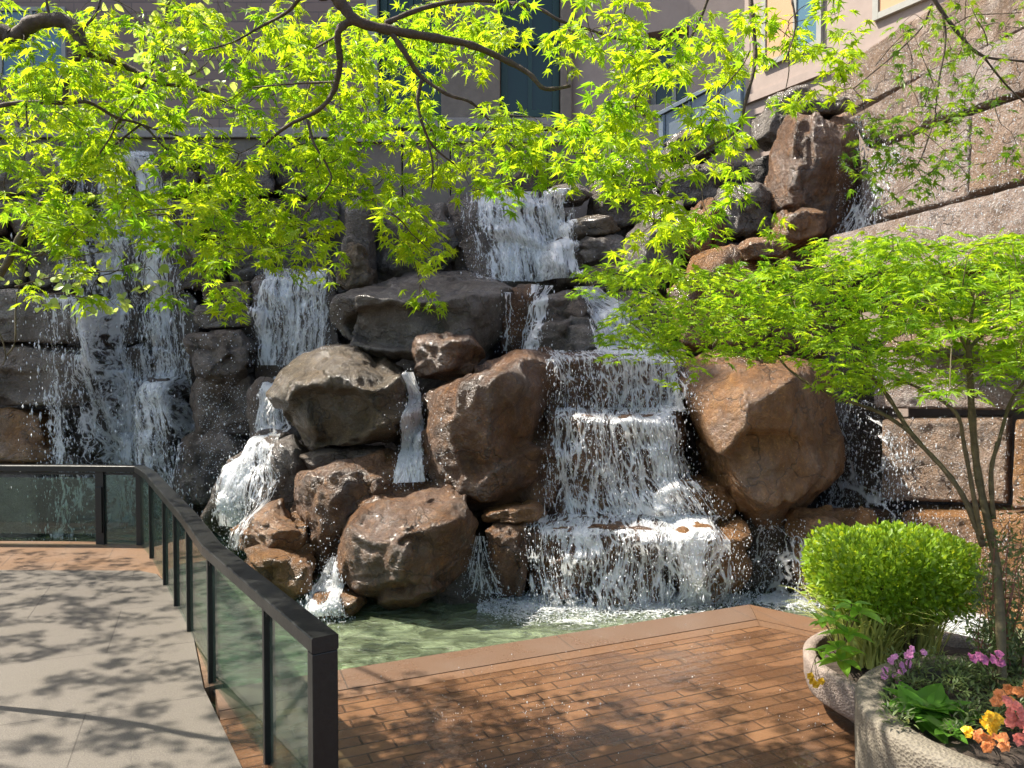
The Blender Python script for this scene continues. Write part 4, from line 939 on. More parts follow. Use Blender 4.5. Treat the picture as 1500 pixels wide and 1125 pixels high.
# foam where the falls meet the pool
def foam(label, poly_px, n_bl, seed, hgt=.05):
    rs = np.random.default_rng(seed); pts = []; xs_ = [q[0] for q in poly_px]
    while len(pts) < n_bl:
        x = rs.uniform(min(xs_), max(xs_)); y0 = np.interp(x, xs_, [q[1] for q in poly_px]); y1 = np.interp(x, xs_, [q[2] for q in poly_px])
        y = y0+(y1-y0)*rs.beta(1, 2.2); g_ = G(x, y, -.095); f_ = (y-y0)/(y1-y0+1e-6)
        pts.append((g_.x, g_.y, -.095+abs(rs.normal(0, hgt))*(1-f_)**1.5))
    V, F = drops(np.array(pts), .0045*rs.lognormal(0, .45, len(pts)), rs.uniform(.5, 1.4, len(pts)))
    # lumpy sheet of foam under the bubbles
    nx_, ny_ = 160, 26; U = np.linspace(min(xs_), max(xs_), nx_); g = []; fl = []
    for x in U:
        y0 = np.interp(x, xs_, [q[1] for q in poly_px])-6; y1 = np.interp(x, xs_, [q[2] for q in poly_px])+4
        for k_ in range(ny_):
            f_ = k_/(ny_-1); q = G(x, y0+(y1-y0)*f_, -.08); g.append((q.x, q.y, q.z+.012*(1-f_)**2)); e_ = min(1, 6*min((x-min(xs_)), (max(xs_)-x))/(max(xs_)-min(xs_)))
            fl.append((q.x*.8, q.y*5, .98-1.2*f_-(1-e_)*.9-.5*max(0, .12-f_)/.12))
    g = np.array(g); g[:, 2] += .010*fbm(g*9, 3)
    i, j = np.meshgrid(np.arange(nx_-1), np.arange(ny_-1), indexing='ij'); i = i.ravel(); j = j.ravel()
    Fq = np.stack([i*ny_+j, (i+1)*ny_+j, (i+1)*ny_+j+1, i*ny_+j+1], 1)
    VV = np.vstack([g, V]); org = VV.mean(0); org[2] = -.1
    me = new_mesh('foam', VV-org, Fq.tolist()+(F+len(g)).tolist())
    at = me.attributes.new('flow', 'FLOAT_VECTOR', 'POINT'); at.data.foreach_set('vector', np.vstack([np.array(fl), np.zeros_like(V)]).astype(np.float32).ravel())
    o = obj('foam', me, [M['fall'], M['drop']]); o.location = org; me.polygons.foreach_set('material_index', [0]*len(Fq)+[1]*len(F))
    tag(o, label, 'foam', kind='stuff')
foam('white foam churning along the foot of the lowest cascade', [(700, 890, 900), (760, 876, 918), (900, 874, 914), (1040, 872, 899), (1100, 880, 888)], 7500, 21)
foam('foam at the left foot of the pool boulder', [(425, 890, 905), (470, 880, 915), (520, 890, 912)], 700, 22, .03)
foam('foam behind the plaza corner', [(1100, 878, 890), (1140, 876, 895), (1210, 880, 905)], 900, 23, .03)
foam('white water glimpsed behind the planters', [(1290, 900, 935), (1350, 895, 940), (1450, 905, 960)], 900, 24, .03)
# small splashes on the pavers
rs = np.random.default_rng(5); pts = []
for cx_, cy_, r_, n_ in ((805, 1042, 30, 60), (655, 1050, 20, 30), (825, 1078, 20, 30), (905, 1000, 60, 50), (950, 950, 70, 50), (1060, 1010, 60, 30), (760, 1110, 60, 60), (700, 1000, 80, 40), (1170, 1060, 40, 30)):
    for k_ in range(n_):
        g_ = G(cx_+rs.normal(0, r_), cy_+rs.normal(0, r_*.3)); pts.append((g_.x, g_.y, abs(rs.normal(0, .012))+.001))
V, F = drops(np.array(pts), .0019*rs.lognormal(0, .5, len(pts)), rs.uniform(.6, 2, len(pts)))
tag(obj('water_splash', new_mesh('water_splash', V, F), M['drop']), 'tiny splashes of water jumping off the wet brick pavers', 'splash', kind='stuff')
# ------------------------------------------------------------ leaves
def norm(a): return a/np.maximum(np.linalg.norm(a, axis=-1, keepdims=True), 1e-9)
def star():
    ang = [-128, -84, -42, 0, 42, 84, 128]; ln = [.42, .78, .96, 1.05, .96, .78, .42]
    V = [(0, 0, 0)]
    ring = []
    for k_, (a, l) in enumerate(zip(ang, ln)):
        a = R(a)
        if k_ == 0: ring.append((.16*math.sin(R(-165)), .16*math.cos(R(-165)), 0))
        w_ = .30*l
        ring.append((w_*1.35*math.sin(a-.20), w_*1.35*math.cos(a-.20), .035))
        ring.append((l*math.sin(a), l*math.cos(a), -.16*l))
        ring.append((w_*1.35*math.sin(a+.20), w_*1.35*math.cos(a+.20), .035))
        if k_ == 6: ring.append((.16*math.sin(R(165)), .16*math.cos(R(165)), 0))
    V += ring; n_ = len(ring)
    F = [(0, i+2 if i+2 <= n_ else 1, i+1) for i in range(n_)]
    return np.array(V), np.array(F)
def oval(w_=.33, n_=6, fold=.10, tip=1.0):
    V = []
    ts = np.linspace(0, 1, n_)
    for t_ in ts:
        ww = w_*math.sin(math.pi*min(1, t_**.8))**.9*(1-.25*t_)+1e-3; dz = -.22*t_*t_
        V += [(-ww, t_*tip, fold*ww/w_+dz), (0, t_*tip, dz), (ww, t_*tip, fold*ww/w_+dz)]
    F = []
    for i in range(n_-1):
        a = i*3; F += [(a, a+1, a+4, a+3), (a+1, a+2, a+5, a+4)]
    F = [(f[0], f[1], f[2]) for f in F]+[(f[0], f[2], f[3]) for f in F]
    return np.array(V), np.array(F)
STAR = star(); OVAL = oval(); ROUND = oval(.46, 6, .08); SLIM = oval(.20, 4, .05); BROAD = oval(.36, 7, .12)
PETAL = oval(.5, 5, .1, .8)
class Leaves:
    def __init__(s): s.V = []; s.F = []; s.A = []; s.n = 0
    def add(s, pos, fwd, up, size, tmpl, shade=None, width=1.0, curl=None):
        T, F = tmpl; pos = np.asarray(pos, float); n_ = len(pos)
        f = norm(np.asarray(fwd, float)); u = np.asarray(up, float); u = norm(u-(u*f).sum(1)[:, None]*f); sd = np.cross(f, u)
        size = np.broadcast_to(size, (n_,))
        z = T[None, :, 2]*(np.ones((n_, 1)) if curl is None else np.asarray(curl)[:, None])
        P_ = (T[None, :, 0, None]*width*sd[:, None]+T[None, :, 1, None]*f[:, None]+z[..., None]*u[:, None])*size[:, None, None]+pos[:, None]
        s.V.append(P_.reshape(-1, 3)); s.F.append((F[None]+(len(T)*np.arange(n_))[:, None, None]).reshape(-1, 3)+s.n)
        sh = rng.uniform(0, 1, n_) if shade is None else np.asarray(shade)
        s.A.append(np.repeat(sh, len(T))); s.n += n_*len(T)
    def build(s, name, m, parent=None, at=None):
        V = np.concatenate(s.V); o0 = np.array(at if at is not None else (0, 0, 0), float)
        if parent is not None:
            o0 = np.array(parent.location[:], float); pp = parent.parent
            while pp is not None: o0 = o0+np.array(pp.location[:]); pp = pp.parent
        me = new_mesh(name, V-o0, np.concatenate(s.F), smooth=False)
        a = me.attributes.new('shade', 'FLOAT', 'POINT'); a.data.foreach_set('value', np.concatenate(s.A).astype(np.float32))
        o = obj(name, me, m, parent)
        if at is not None: o.location = at
        return o
def grow(nodes, targets, maxlen=1.2, r0=.0022):
    """join cluster points to the nearest grown wood; returns curves"""
    nodes = [Vector(p) for p in nodes]; arr = np.array([p[:] for p in nodes]); targets = np.array(targets)
    d = np.array([np.min(((arr-t_)**2).sum(1)) for t_ in targets]); order = np.argsort(d); out = []
    for k_ in order:
        t_ = targets[k_]; dd = ((arr-t_)**2).sum(1); q = int(np.argmin(dd)); L_ = math.sqrt(dd[q])
        if L_ > maxlen: continue
        a = Vector(arr[q]); b = Vector(t_); mid = a.lerp(b, .5)+Vector(rng.normal(0, .06*L_, 3))+Vector((0, 0, .07*L_))
        out.append(([a, a.lerp(mid, .5)+Vector(rng.normal(0, .02*L_, 3)), mid, mid.lerp(b, .5)+Vector(rng.normal(0, .03*L_, 3)), b], L_))
        arr = np.vstack([arr, np.array(mid), t_])
    return out
def smooth_path(pts, n_=4):
    pts = [Vector(p) for p in pts]; out = []
    for i in range(len(pts)-1):
        p0 = pts[max(i-1, 0)]; p1 = pts[i]; p2 = pts[i+1]; p3 = pts[min(i+2, len(pts)-1)]
        for k_ in range(n_):
            t_ = k_/n_
            out.append(.5*((2*p1)+(-p0+p2)*t_+(2*p0-5*p1+4*p2-p3)*t_*t_+(-p0+3*p1-3*p2+p3)*t_**3))
    out.append(pts[-1]); return out
def wood(mb, pts, r0, r1, nodes=None, k=8, px_=True):
    path = smooth_path([P(*q) if px_ else q for q in pts], 5); n_ = len(path)
    rad = [r0+(r1-r0)*(i/(n_-1))**.8*1 for i in range(n_)]
    rad = [r*(1+.10*math.sin(i*2.3)+.06*math.sin(i*5.1)) for i, r in enumerate(rad)]
    mb.tube(path, rad, k)
    if nodes is not None: nodes += path
    return path
GRID = ['656765275575533237888666875544110044'[:30],]
def grid_targets(grid, x0, y0, Yf, step=50, per=.52):
    T = []
    for r_, row in enumerate(grid):
        for c_, ch in enumerate(row):
            nn = rng.poisson(int(ch)*per)
            for k_ in range(nn):
                x = x0+(c_+rng.random())*step; y = y0+(r_+rng.random())*step
                T.append(P(x, y, Yf(x, y)))
    return T
def sprays(L_, T, nleaf, rad, size, flat=.35, droop=.55, tilt=.5, tmpl=STAR, thick=.3, shade=None):
    T = np.array([t_[:] for t_ in T]); n_ = len(T)
    k_ = rng.poisson(nleaf, n_)+2; idx = np.repeat(np.arange(n_), k_); m_ = len(idx)
    th = rng.uniform(0, 2*np.pi, m_); rr = rad*np.sqrt(rng.uniform(0.05, 1, m_))
    off = np.stack([np.cos(th)*rr, np.sin(th)*rr, rng.normal(0, rad*thick, m_)-.15*rr], -1)
    tl = rng.normal(0, .28, (n_, 3)); tl[:, 2] = 1; tl = norm(tl)
    pos = T[idx]+off-np.stack([np.zeros(m_), np.zeros(m_), (off[:, :2]*tl[idx, :2]).sum(1)], -1)
    f = np.stack([np.cos(th), np.sin(th), np.full(m_, -droop)], -1)+rng.normal(0, .35, (m_, 3))
    u = tl[idx]+rng.normal(0, tilt, (m_, 3)); u[:, 2] = np.abs(u[:, 2])+.15
    sh = np.clip(rng.beta(2, 2, n_)[idx]+rng.normal(0, .18, m_), 0, 1)
    L_.add(pos, f, u, size*rng.uniform(.62, 1.15, m_), tmpl, sh, curl=rng.uniform(.3, 1.8, m_))
# ---- overhead maple with the heavy left limb
GA = ['6655765227555733227888666875544004444'[:30]]
grid = [
 '567766423756875323688766875311',
 '766543457789753237885666864212',
 '8876323788786333488866786412',
 '7888877999998668888678873115',
 '488679899999977999987995026'  ,
 '999789999988876046884677400',
 '898589999738720000258510000',
 '223348998403400000151000000',
 '121110330000400000000000000',
]
grid = [g.ljust(30, '0') for g in grid]
right = ['12444', '34354', '24344', '56444', '65410', '54000', '00000', '00000', '00000']
grid = [g[:22]+('2' if g[22] > '2' else g[22])+'00' if k_ > 3 else g for k_, g in enumerate(grid)]; grid[3] = grid[3][:23]+'00'; grid = [g[:19]+''.join(str(int(int(c)*.6)) for c in g[19:25])+g[25:] if k_ < 6 else g for k_, g in enumerate(grid)]; gridL = [g[:10] for g in grid]; gridM = [g[10:25] for g in grid]
hang = lambda x, y: 3.75+.45*math.sin(x*.011+1)+rng.normal(0, .28)-max(0, y-150)*.0008
def maple(label, trunk, limbs, targets, extra, lm, nleaf, size, rad=.085, tr=.0026):
    base = trunk[0]; t = thing('maple_tree', label, 'tree', tuple(base))
    mb = MB(); path = wood(mb, trunk, .12, .05, None, 12, px_=False); mb.build('trunk', M['bark'], t, True)
    nodes = list(path[-6:]); mb = MB()
    for pts, r0, r1, ispx in limbs: wood(mb, pts, r0, r1, nodes, 8, ispx)
    T = list(targets)+list(extra)
    tw = grow(nodes, [t_[:] for t_ in T], 1.5)
    for pth, L_ in tw: mb.tube(smooth_path(pth, 2), [tr*(1.6 if L_ > .3 else 1)*(1-.55*i/8) for i in range(9)], 4)
    mb.build('branches', M['bark'], t, True)
    L_ = Leaves(); sprays(L_, T, nleaf, rad, size); L_.build('leaves', lm, t)
    return t
def over(n_, x, y):
    out = []
    for k_ in range(n_):
        b = rng.uniform(*y); out.append(Vector((rng.uniform(*x), b, HCAM+.470*b+.25+abs(rng.normal(0, .45)))))
    return out
def shade_cloud(n_, x, y, z):
    out = []
    while len(out) < n_:
        q = Vector((rng.uniform(*x), rng.uniform(*y), rng.uniform(*z)))
        if abs(q.x)/q.y < .69 and q.z < 2.05+.49*q.y: continue
        out.append(q)
    return out
def cloud(n_, x, y, z):
    return [Vector((rng.uniform(*x), rng.uniform(*y), rng.uniform(*z))) for k_ in range(n_)]
TL_ = grid_targets(gridL, 0, 0, lambda x, y: 4.1+rng.normal(0, .35))
maple('lime green maple at the left, its thick crooked limb entering at the upper left corner', [(-4.1, 3.3, 0), (-4.15, 3.35, 1.2), (-3.9, 3.5, 2.4), (-3.2, 3.7, 3.3), (-2.7, 3.8, 3.42)],
      [([(-60, 60, 3.8), (0, 47, 3.8), (20, 56, 3.8), (48, 34, 3.8), (90, 30, 3.8), (112, 45, 3.8), (122, 76, 3.8)], .042, .030, True),
       ([(122, 76, 3.8), (150, 84, 3.85), (185, 98, 3.9), (215, 112, 3.9), (240, 123, 3.9), (290, 128, 4.0), (330, 150, 4.1)], .024, .006, True),
       ([(122, 74, 3.8), (108, 90, 3.8), (98, 115, 3.8), (95, 150, 3.8)], .022, .013, True),
       ([(-40, 170, 3.8), (0, 155, 3.8), (40, 150, 3.8), (95, 151, 3.8), (130, 150, 3.8), (170, 172, 3.9), (210, 184, 4.0), (240, 215, 4.0), (285, 252, 4.1), (320, 290, 4.2)], .013, .004, True),
       ([(205, 183, 4.0), (165, 215, 4.0), (125, 250, 4.0), (95, 290, 4.0)], .006, .003, True),
       ([(118, 45, 3.8), (145, 10, 3.8), (150, -60, 3.9)], .009, .004, True), ([(75, 32, 3.8), (68, 0, 3.8), (66, -60, 3.8)], .008, .004, True),
       ([(38, 152, 3.8), (40, 185, 3.8)], .006, .003, True), ([(210, 184, 4), (280, 205, 4.1), (350, 225, 4.3)], .006, .003, True),
       ([(-3.3, 3.75, 3.3), (-3.7, 4.2, 4.4), (-4.0, 5.2, 5.0), (-5.4, 6.4, 5.4), (-6.6, 7.6, 5.6)], .035, .01, False), ([(-3.7, 4.2, 4.4), (-5.4, 4.4, 4.8), (-7.2, 5.0, 5.2)], .02, .008, False), ([(-3.2, 3.8, 3.35), (-2.6, 3.6, 4.5), (-1.9, 3.8, 5.1), (-1.3, 4.4, 5.4)], .03, .01, False)],
      TL_, shade_cloud(560, (-8.6, -4.6), (3.6, 8.6), (4.2, 5.8)), M['maple'], 12, .058)
TM_ = grid_targets(gridM, 500, 0, hang, per=.50)
maple('lime green maple whose dark boughs fan out from the top centre', [(-1.6, -1.2, 0), (-1.65, -1.1, 1.5), (-1.5, -.6, 3.0), (-1.2, .6, 4.0), (-.95, 2.0, 4.2)],
      [([(-.95, 2.0, 4.2), (-.85, 2.9, 3.9), (-.80, 3.4, 3.45)], .045, .028, False),
       ([(488, -10, 3.4), (505, 12, 3.4), (525, 32, 3.4), (575, 45, 3.45), (640, 56, 3.5), (690, 66, 3.55), (740, 88, 3.6), (775, 108, 3.6), (798, 130, 3.6), (835, 126, 3.65)], .030, .008, True),
       ([(515, 30, 3.4), (495, 48, 3.4), (498, 95, 3.45), (488, 135, 3.5), (465, 162, 3.5), (420, 185, 3.6), (385, 215, 3.65)], .019, .006, True),
       ([(572, 46, 3.45), (595, 80, 3.45), (615, 110, 3.5), (655, 138, 3.5), (690, 150, 3.55), (716, 176, 3.6)], .015, .005, True),
       ([(618, 116, 3.5), (612, 150, 3.5), (620, 185, 3.5), (635, 215, 3.55), (665, 240, 3.6)], .010, .004, True),
       ([(625, 205, 3.5), (634, 240, 3.5), (632, 275, 3.55)], .006, .003, True),
       ([(565, 34, 3.45), (620, 12, 3.5), (690, 0, 3.55), (780, 10, 3.6), (820, 30, 3.6), (860, 42, 3.65), (910, 58, 3.7), (950, 52, 3.8)], .013, .004, True),
       ([(445, -10, 3.4), (420, 18, 3.5), (380, 40, 3.6), (340, 62, 3.7), (290, 76, 3.8)], .010, .003, True), ([(498, 50, 3.45), (460, 72, 3.6), (415, 100, 3.7)], .007, .003, True),
       ([(495, 120, 3.5), (440, 122, 3.6), (370, 128, 3.7)], .007, .003, True), ([(450, 175, 3.5), (460, 210, 3.5), (480, 245, 3.5), (482, 270, 3.5), (440, 320, 3.6)], .007, .003, True),
       ([(1098, -20, 3.6), (1103, 40, 3.6), (1106, 90, 3.6), (1092, 150, 3.6), (1080, 190, 3.65), (1040, 215, 3.7), (990, 245, 3.8)], .013, .004, True),
       ([(1040, -10, 3.6), (1020, 40, 3.65), (985, 95, 3.7), (920, 150, 3.8), (860, 175, 3.9)], .008, .003, True),
       ([(1000, 90, 3.7), (950, 130, 3.8), (900, 200, 3.8), (895, 290, 3.8)], .006, .003, True),
       ([(1160, 0, 3.6), (1165, 40, 3.6), (1150, 90, 3.6)], .006, .003, True),
       ([(-1.0, 1.8, 4.25), (.1, 2.6, 4.6), (.9, 3.3, 4.3), (1.12, 3.55, 3.65)], .04, .014, False), ([(-1.2, .6, 4.05), (-2.0, 1.4, 4.7), (-2.9, 2.2, 5.0), (-3.6, 3.0, 5.2)], .04, .012, False)],
      TM_, shade_cloud(120, (-4.4, -1.9), (3.2, 5.6), (4.0, 5.6))+cloud(40, (-4.0, -1.6), (.8, 3.2), (4.3, 5.8)), M['maple'], 12, .057)
TR_ = grid_targets([g[:5] for g in right], 1250, 0, lambda x, y: 3.9+rng.normal(0, .25), per=.30)
TR_ += [P(1350+rng.normal(0, 55), 205+rng.normal(0, 45), 3.9+rng.normal(0, .15)) for k_ in range(26)]
maple('darker green maple hanging in at the upper right over the granite courses', [(4.3, 1.6, 0), (4.3, 1.7, 2.0), (4.0, 2.2, 3.6), (3.2, 3.2, 4.3)],
      [([(3.2, 3.2, 4.3), (2.6, 3.7, 4.2), (2.1, 3.85, 3.75)], .03, .015, False),
       ([(1360, -20, 3.85), (1372, 5, 3.85), (1405, 50, 3.85), (1440, 82, 3.85), (1500, 90, 3.9), (1560, 100, 4)], .012, .004, True), ([(1440, 82, 3.85), (1470, 120, 3.9), (1500, 150, 3.9)], .006, .003, True),
       ([(1380, 15, 3.85), (1385, 60, 3.85), (1375, 120, 3.85), (1370, 165, 3.85)], .007, .003, True), ([(1365, 5, 3.85), (1350, 40, 3.9), (1310, 80, 3.9), (1250, 130, 3.9)], .006, .003, True),
       ([(1372, 165, 3.85), (1350, 230, 3.85), (1330, 260, 3.85)], .004, .002, True)],
      TR_, cloud(60, (2.0, 4.0), (2.2, 4.6), (4.4, 5.2)), M['maple2'], 7, .042, rad=.10)
# ---- small maple on the right in the planter
base = Vector((2.06, 3.25, .5)); t = thing('maple_tree', 'small multi-stemmed maple with a flat layered crown growing from the near right planter', 'tree', tuple(base))
mb = MB(); nodes = []
T0 = (base.x, base.y, .42)
def fromb(pts): return [Vector(T0)]+[P(*q) for q in pts]
pth = wood(mb, fromb([(1462, 850, 3.42), (1448, 770, 3.45), (1432, 690, 3.5), (1424, 610, 3.5), (1420, 530, 3.5), (1418, 505, 3.5)]), .020, .013, nodes, 9, False); mb.build('trunk', M['bark2'], t, True)
mb = MB()
wood(mb, [(1440, 800, 3.42), (1415, 735, 3.45), (1385, 690, 3.5), (1335, 635, 3.6), (1300, 580, 3.7), (1270, 545, 3.75), (1225, 505, 3.8), (1175, 455, 3.9), (1120, 425, 4.0)], .014, .006, nodes)
wood(mb, [(1438, 790, 3.42), (1425, 720, 3.4), (1412, 650, 3.4), (1400, 605, 3.4), (1350, 570, 3.5), (1285, 545, 3.6), (1240, 515, 3.7)], .011, .005, nodes)
wood(mb, [(1335, 635, 3.6), (1290, 605, 3.7), (1210, 575, 3.8), (1160, 545, 3.9), (1130, 515, 3.95), (1085, 500, 4.0)], .010, .004, nodes)
wood(mb, [(1455, 760, 3.45), (1452, 690, 3.45), (1465, 640, 3.45), (1480, 590, 3.5), (1500, 560, 3.5), (1540, 520, 3.5)], .012, .005, nodes)
wood(mb, [(1424, 560, 3.5), (1405, 525, 3.5), (1350, 510, 3.6), (1310, 500, 3.7)], .008, .004, nodes); wood(mb, [(1420, 520, 3.5), (1400, 480, 3.5), (1380, 440, 3.5)], .008, .003, nodes)
wood(mb, [(1420, 510, 3.5), (1440, 490, 3.5), (1475, 470, 3.5), (1520, 440, 3.5)], .010, .003, nodes); wood(mb, [(1418, 505, 3.5), (1425, 450, 3.5), (1440, 400, 3.55)], .009, .003, nodes)
wood(mb, [(1225, 505, 3.8), (1190, 430, 3.8), (1150, 395, 3.8)], .006, .003, nodes); wood(mb, [(1120, 425, 4.0), (1060, 405, 4.1), (1000, 400, 4.15), (930, 400, 4.2), (880, 395, 4.2)], .006, .003, nodes)
wood(mb, [(1175, 455, 3.9), (1110, 455, 4.0), (1040, 450, 4.1), (970, 460, 4.15)], .005, .002, nodes); wood(mb, [(1270, 545, 3.75), (1265, 470, 3.8), (1240, 410, 3.9)], .006, .003, nodes)
g2 = ['00000189899999900', '56379999999999999', '07899999998999999', '05776677787777788', '00231013664335665', '00000000310000240']
g2 = ['0' + g[1:] if False else g for g in g2]
TS = []
for r_, row in enumerate(g2):
    for c_, ch in enumerate(row):
        for k_ in range(rng.poisson(int(ch)*.92)):
            x = 850+(c_+rng.random())*50; y = 342+(r_+rng.random())*46
            if y < np.interp(x, [850, 1000, 1060, 1180, 1300, 1500, 1700], [392, 385, 355, 352, 344, 340, 340]): continue
            TS.append(P(x, y, np.interp(x, [850, 1150, 1400, 1700], [4.15, 3.9, 3.55, 3.3])+rng.normal(0, .30)))
tw = grow(nodes, [q[:] for q in TS], 1.3)
for pth, L2 in tw: mb.tube(smooth_path(pth, 2), [.0022*(1.5 if L2 > .3 else 1)*(1-.5*i/8) for i in range(9)], 4)
mb.build('branches', M['bark2'], t, True)
Lv = Leaves(); sprays(Lv, TS, 13, .115, .045, droop=.25, tilt=.24, thick=.12); Lv.build('leaves', M['maple3'], t)
# ---- slender round-leaved tree at the left edge
t = thing('dogwood_tree', 'slender tree with pale round leaves and bare twigs at the left edge', 'tree', (-3.25, 4.35, 0))
mb = MB(); nodes = []
wood(mb, [Vector((-3.25, 4.35, 0)), Vector((-3.05, 4.35, 1.3)), P(-60, 470, 4.3), P(0, 402, 4.3), P(28, 350, 4.3), P(52, 308, 4.3), P(95, 262, 4.4), P(150, 210, 4.4), P(205, 130, 4.4), P(240, 40, 4.4), P(250, -40, 4.4)], .028, .008, nodes, 9, False)
mb.build('trunk', M['bark2'], t, True)
mb = MB()
for L2 in ([(10, 520, 4.2), (22, 500, 4.2), (24, 440, 4.25), (40, 380, 4.3), (52, 320, 4.3)], [(-30, 430, 4.2), (0, 490, 4.2), (8, 520, 4.2), (4, 535, 4.2)], [(35, 385, 4.3), (60, 372, 4.3), (100, 378, 4.3), (150, 368, 4.3)],
           [(22, 420, 4.25), (80, 405, 4.3), (150, 398, 4.3), (220, 395, 4.3)], [(60, 375, 4.3), (78, 345, 4.3), (90, 300, 4.3)], [(205, 130, 4.4), (270, 80, 4.4), (300, 30, 4.4)], [(150, 210, 4.4), (245, 130, 4.4), (300, 100, 4.4)], [(240, 60, 4.4), (190, 20, 4.4), (160, -20, 4.4)], [(230, 90, 4.4), (280, 110, 4.4), (330, 60, 4.5)],
           [(95, 262, 4.4), (160, 250, 4.4), (200, 290, 4.4)]):
    wood(mb, L2, .006, .0022, nodes, 6)
TD = [P(255+rng.normal(0, 55), 45+rng.normal(0, 45), 4.4+rng.normal(0, .2)) for k_ in range(60)]+[P(rng.uniform(20, 260), rng.uniform(350, 450), 4.3+rng.normal(0, .1)) for k_ in range(20)]+[P(x, y, 4.2) for x, y in ((62, 407), (100, 408), (118, 438), (122, 458), (155, 437), (205, 394), (218, 390), (20, 400), (85, 440), (170, 260), (235, 345))]+[P(rng.uniform(100, 200), rng.uniform(150, 300), 4.4) for k_ in range(16)]
for pth, L2 in grow(nodes, [q[:] for q in TD], .8): mb.tube(smooth_path(pth, 2), [.0018*(1-.4*i/8) for i in range(9)], 4)
mb.build('branches', M['bark2'], t, True)
Lv = Leaves(); sprays(Lv, TD, 1.6, .06, .055, droop=.6, tilt=.8, tmpl=ROUND); Lv.build('leaves', M['round'], t)

# ------------------------------------------------------------ planters
def planter(label, c, prof, m, segs=72, rimw=.09, seed=0):
    """round planter: profile of (radius, height) pairs outside, then a rim and soil"""
    t = thing('planter', label, 'planter', (c[0], c[1], 0))
    prof = list(prof); rT, zT = prof[-1]
    full = prof+[(rT-.015, zT+.012), (rT-rimw+.015, zT+.012), (rT-rimw, zT), (rT-rimw, zT-.18)]
    V = []; F = []; n_ = len(full)
    fine = []
    for a, b in zip(full[:-1], full[1:]):
        m2 = max(1, int(math.hypot(a[0]-b[0], a[1]-b[1])/.03)); fine += [(a[0]+(b[0]-a[0])*k_/m2, a[1]+(b[1]-a[1])*k_/m2) for k_ in range(m2)]
    fine.append(full[-1]); n_ = len(fine); segs = 200
    for k_ in range(segs):
        a = 2*math.pi*k_/segs
        for r_, z_ in fine: V.append((c[0]+r_*math.cos(a), c[1]+r_*math.sin(a), z_))
    V = np.array(V); V[:, :2] += .004*fbm(V*4+seed, 3)[:, None]
    for k_ in range(segs):
        for q in range(n_-1): F.append((k_*n_+q, ((k_+1) % segs)*n_+q, ((k_+1) % segs)*n_+q+1, k_*n_+q+1))
    mb = MB(); mb.add(V, F); mb.build('bowl', M[m], t, True)
    mb = MB(); V = [(c[0], c[1], zT-.04)]+[(c[0]+(rT-rimw-.002)*math.cos(2*math.pi*k_/48)*f_, c[1]+(rT-rimw-.002)*math.sin(2*math.pi*k_/48)*f_, zT-.045+.012*math.sin(k_*1.7)) for f_ in (.5, 1) for k_ in range(48)]
    F = [(0, 1+k_, 1+(k_+1) % 48) for k_ in range(48)]+[(1+k_, 49+k_, 49+(k_+1) % 48, 1+(k_+1) % 48) for k_ in range(48)]
    mb.add(V, F); mb.build('soil', M['soil'], t, True); return t
P1 = (2.20, 4.15); Z1 = .29; P2 = (2.02, 3.0); Z2 = .52
planter('pinkish aggregate bowl planter, farther one, holding the clipped shrub', P1, [(.40, -.01), (.43, .04), (.52, .075), (.585, .12), (.60, .18), (.605, Z1)], 'planter_pink', rimw=.07)
planter('grey brown round planter nearest the camera at the lower right corner', P2, [(.625, -.01), (.63, .10), (.635, Z2)], 'planter_grey', rimw=.11, seed=5)
# clipped shrub
sc_ = Vector((2.08, 4.30, 0)); t = thing('clipped_shrub', 'dense bright green shrub clipped to a rounded box, in the farther planter', 'shrub', (sc_.x, sc_.y, Z1-.05))
mb = MB()
for k_ in range(13):
    a = rng.uniform(0, 6.28); r_ = rng.uniform(.1, .38); q = Vector((sc_.x+.10*math.cos(a), sc_.y+.10*math.sin(a), Z1-.05)); e_ = Vector((sc_.x+r_*math.cos(a), sc_.y+.8*r_*math.sin(a), rng.uniform(.62, .8)))
    mb.tube(smooth_path([q, q.lerp(e_, .5)+Vector(rng.normal(0, .03, 3)), e_], 4), .008, 6)
mb.build('stems', M['bark2'], t, True)
n_ = 15000; d = norm(rng.normal(size=(n_, 3))); pp = 5.0
rr = (np.abs(d)**pp).sum(1)**(-1/pp); half = np.array([.385, .35, .205])*(1+.0*1)
lump = 1+.07*fbm(d*2.4+3, 3); q = rng.beta(5, 1.1, n_)*np.where(rng.random(n_) < .03, 1.10, 1)
loc = d*rr[:, None]*half*(q*lump)[:, None]
loc[:, 2] += .03*loc[:, 0]
pos = loc+np.array([sc_.x, sc_.y, .745]); keepm = (loc[:, 2] > -.20+.12*(loc[:, 0]/.5)*0) | (rng.random(n_) < .35); pos = pos[keepm]; dk = d[keepm]
Lv = Leaves(); Lv.add(pos, dk+np.array([0, 0, .7])+rng.normal(0, .55, pos.shape), dk*np.array([1, 1, .4])+np.array([0, 0, .6])+rng.normal(0, .6, pos.shape), .036*rng.uniform(.6, 1.2, len(pos)), SLIM, np.clip(rng.beta(2, 2, len(pos)), 0, 1), width=1.5)
Lv.build('leaves', M['shrub'], t)
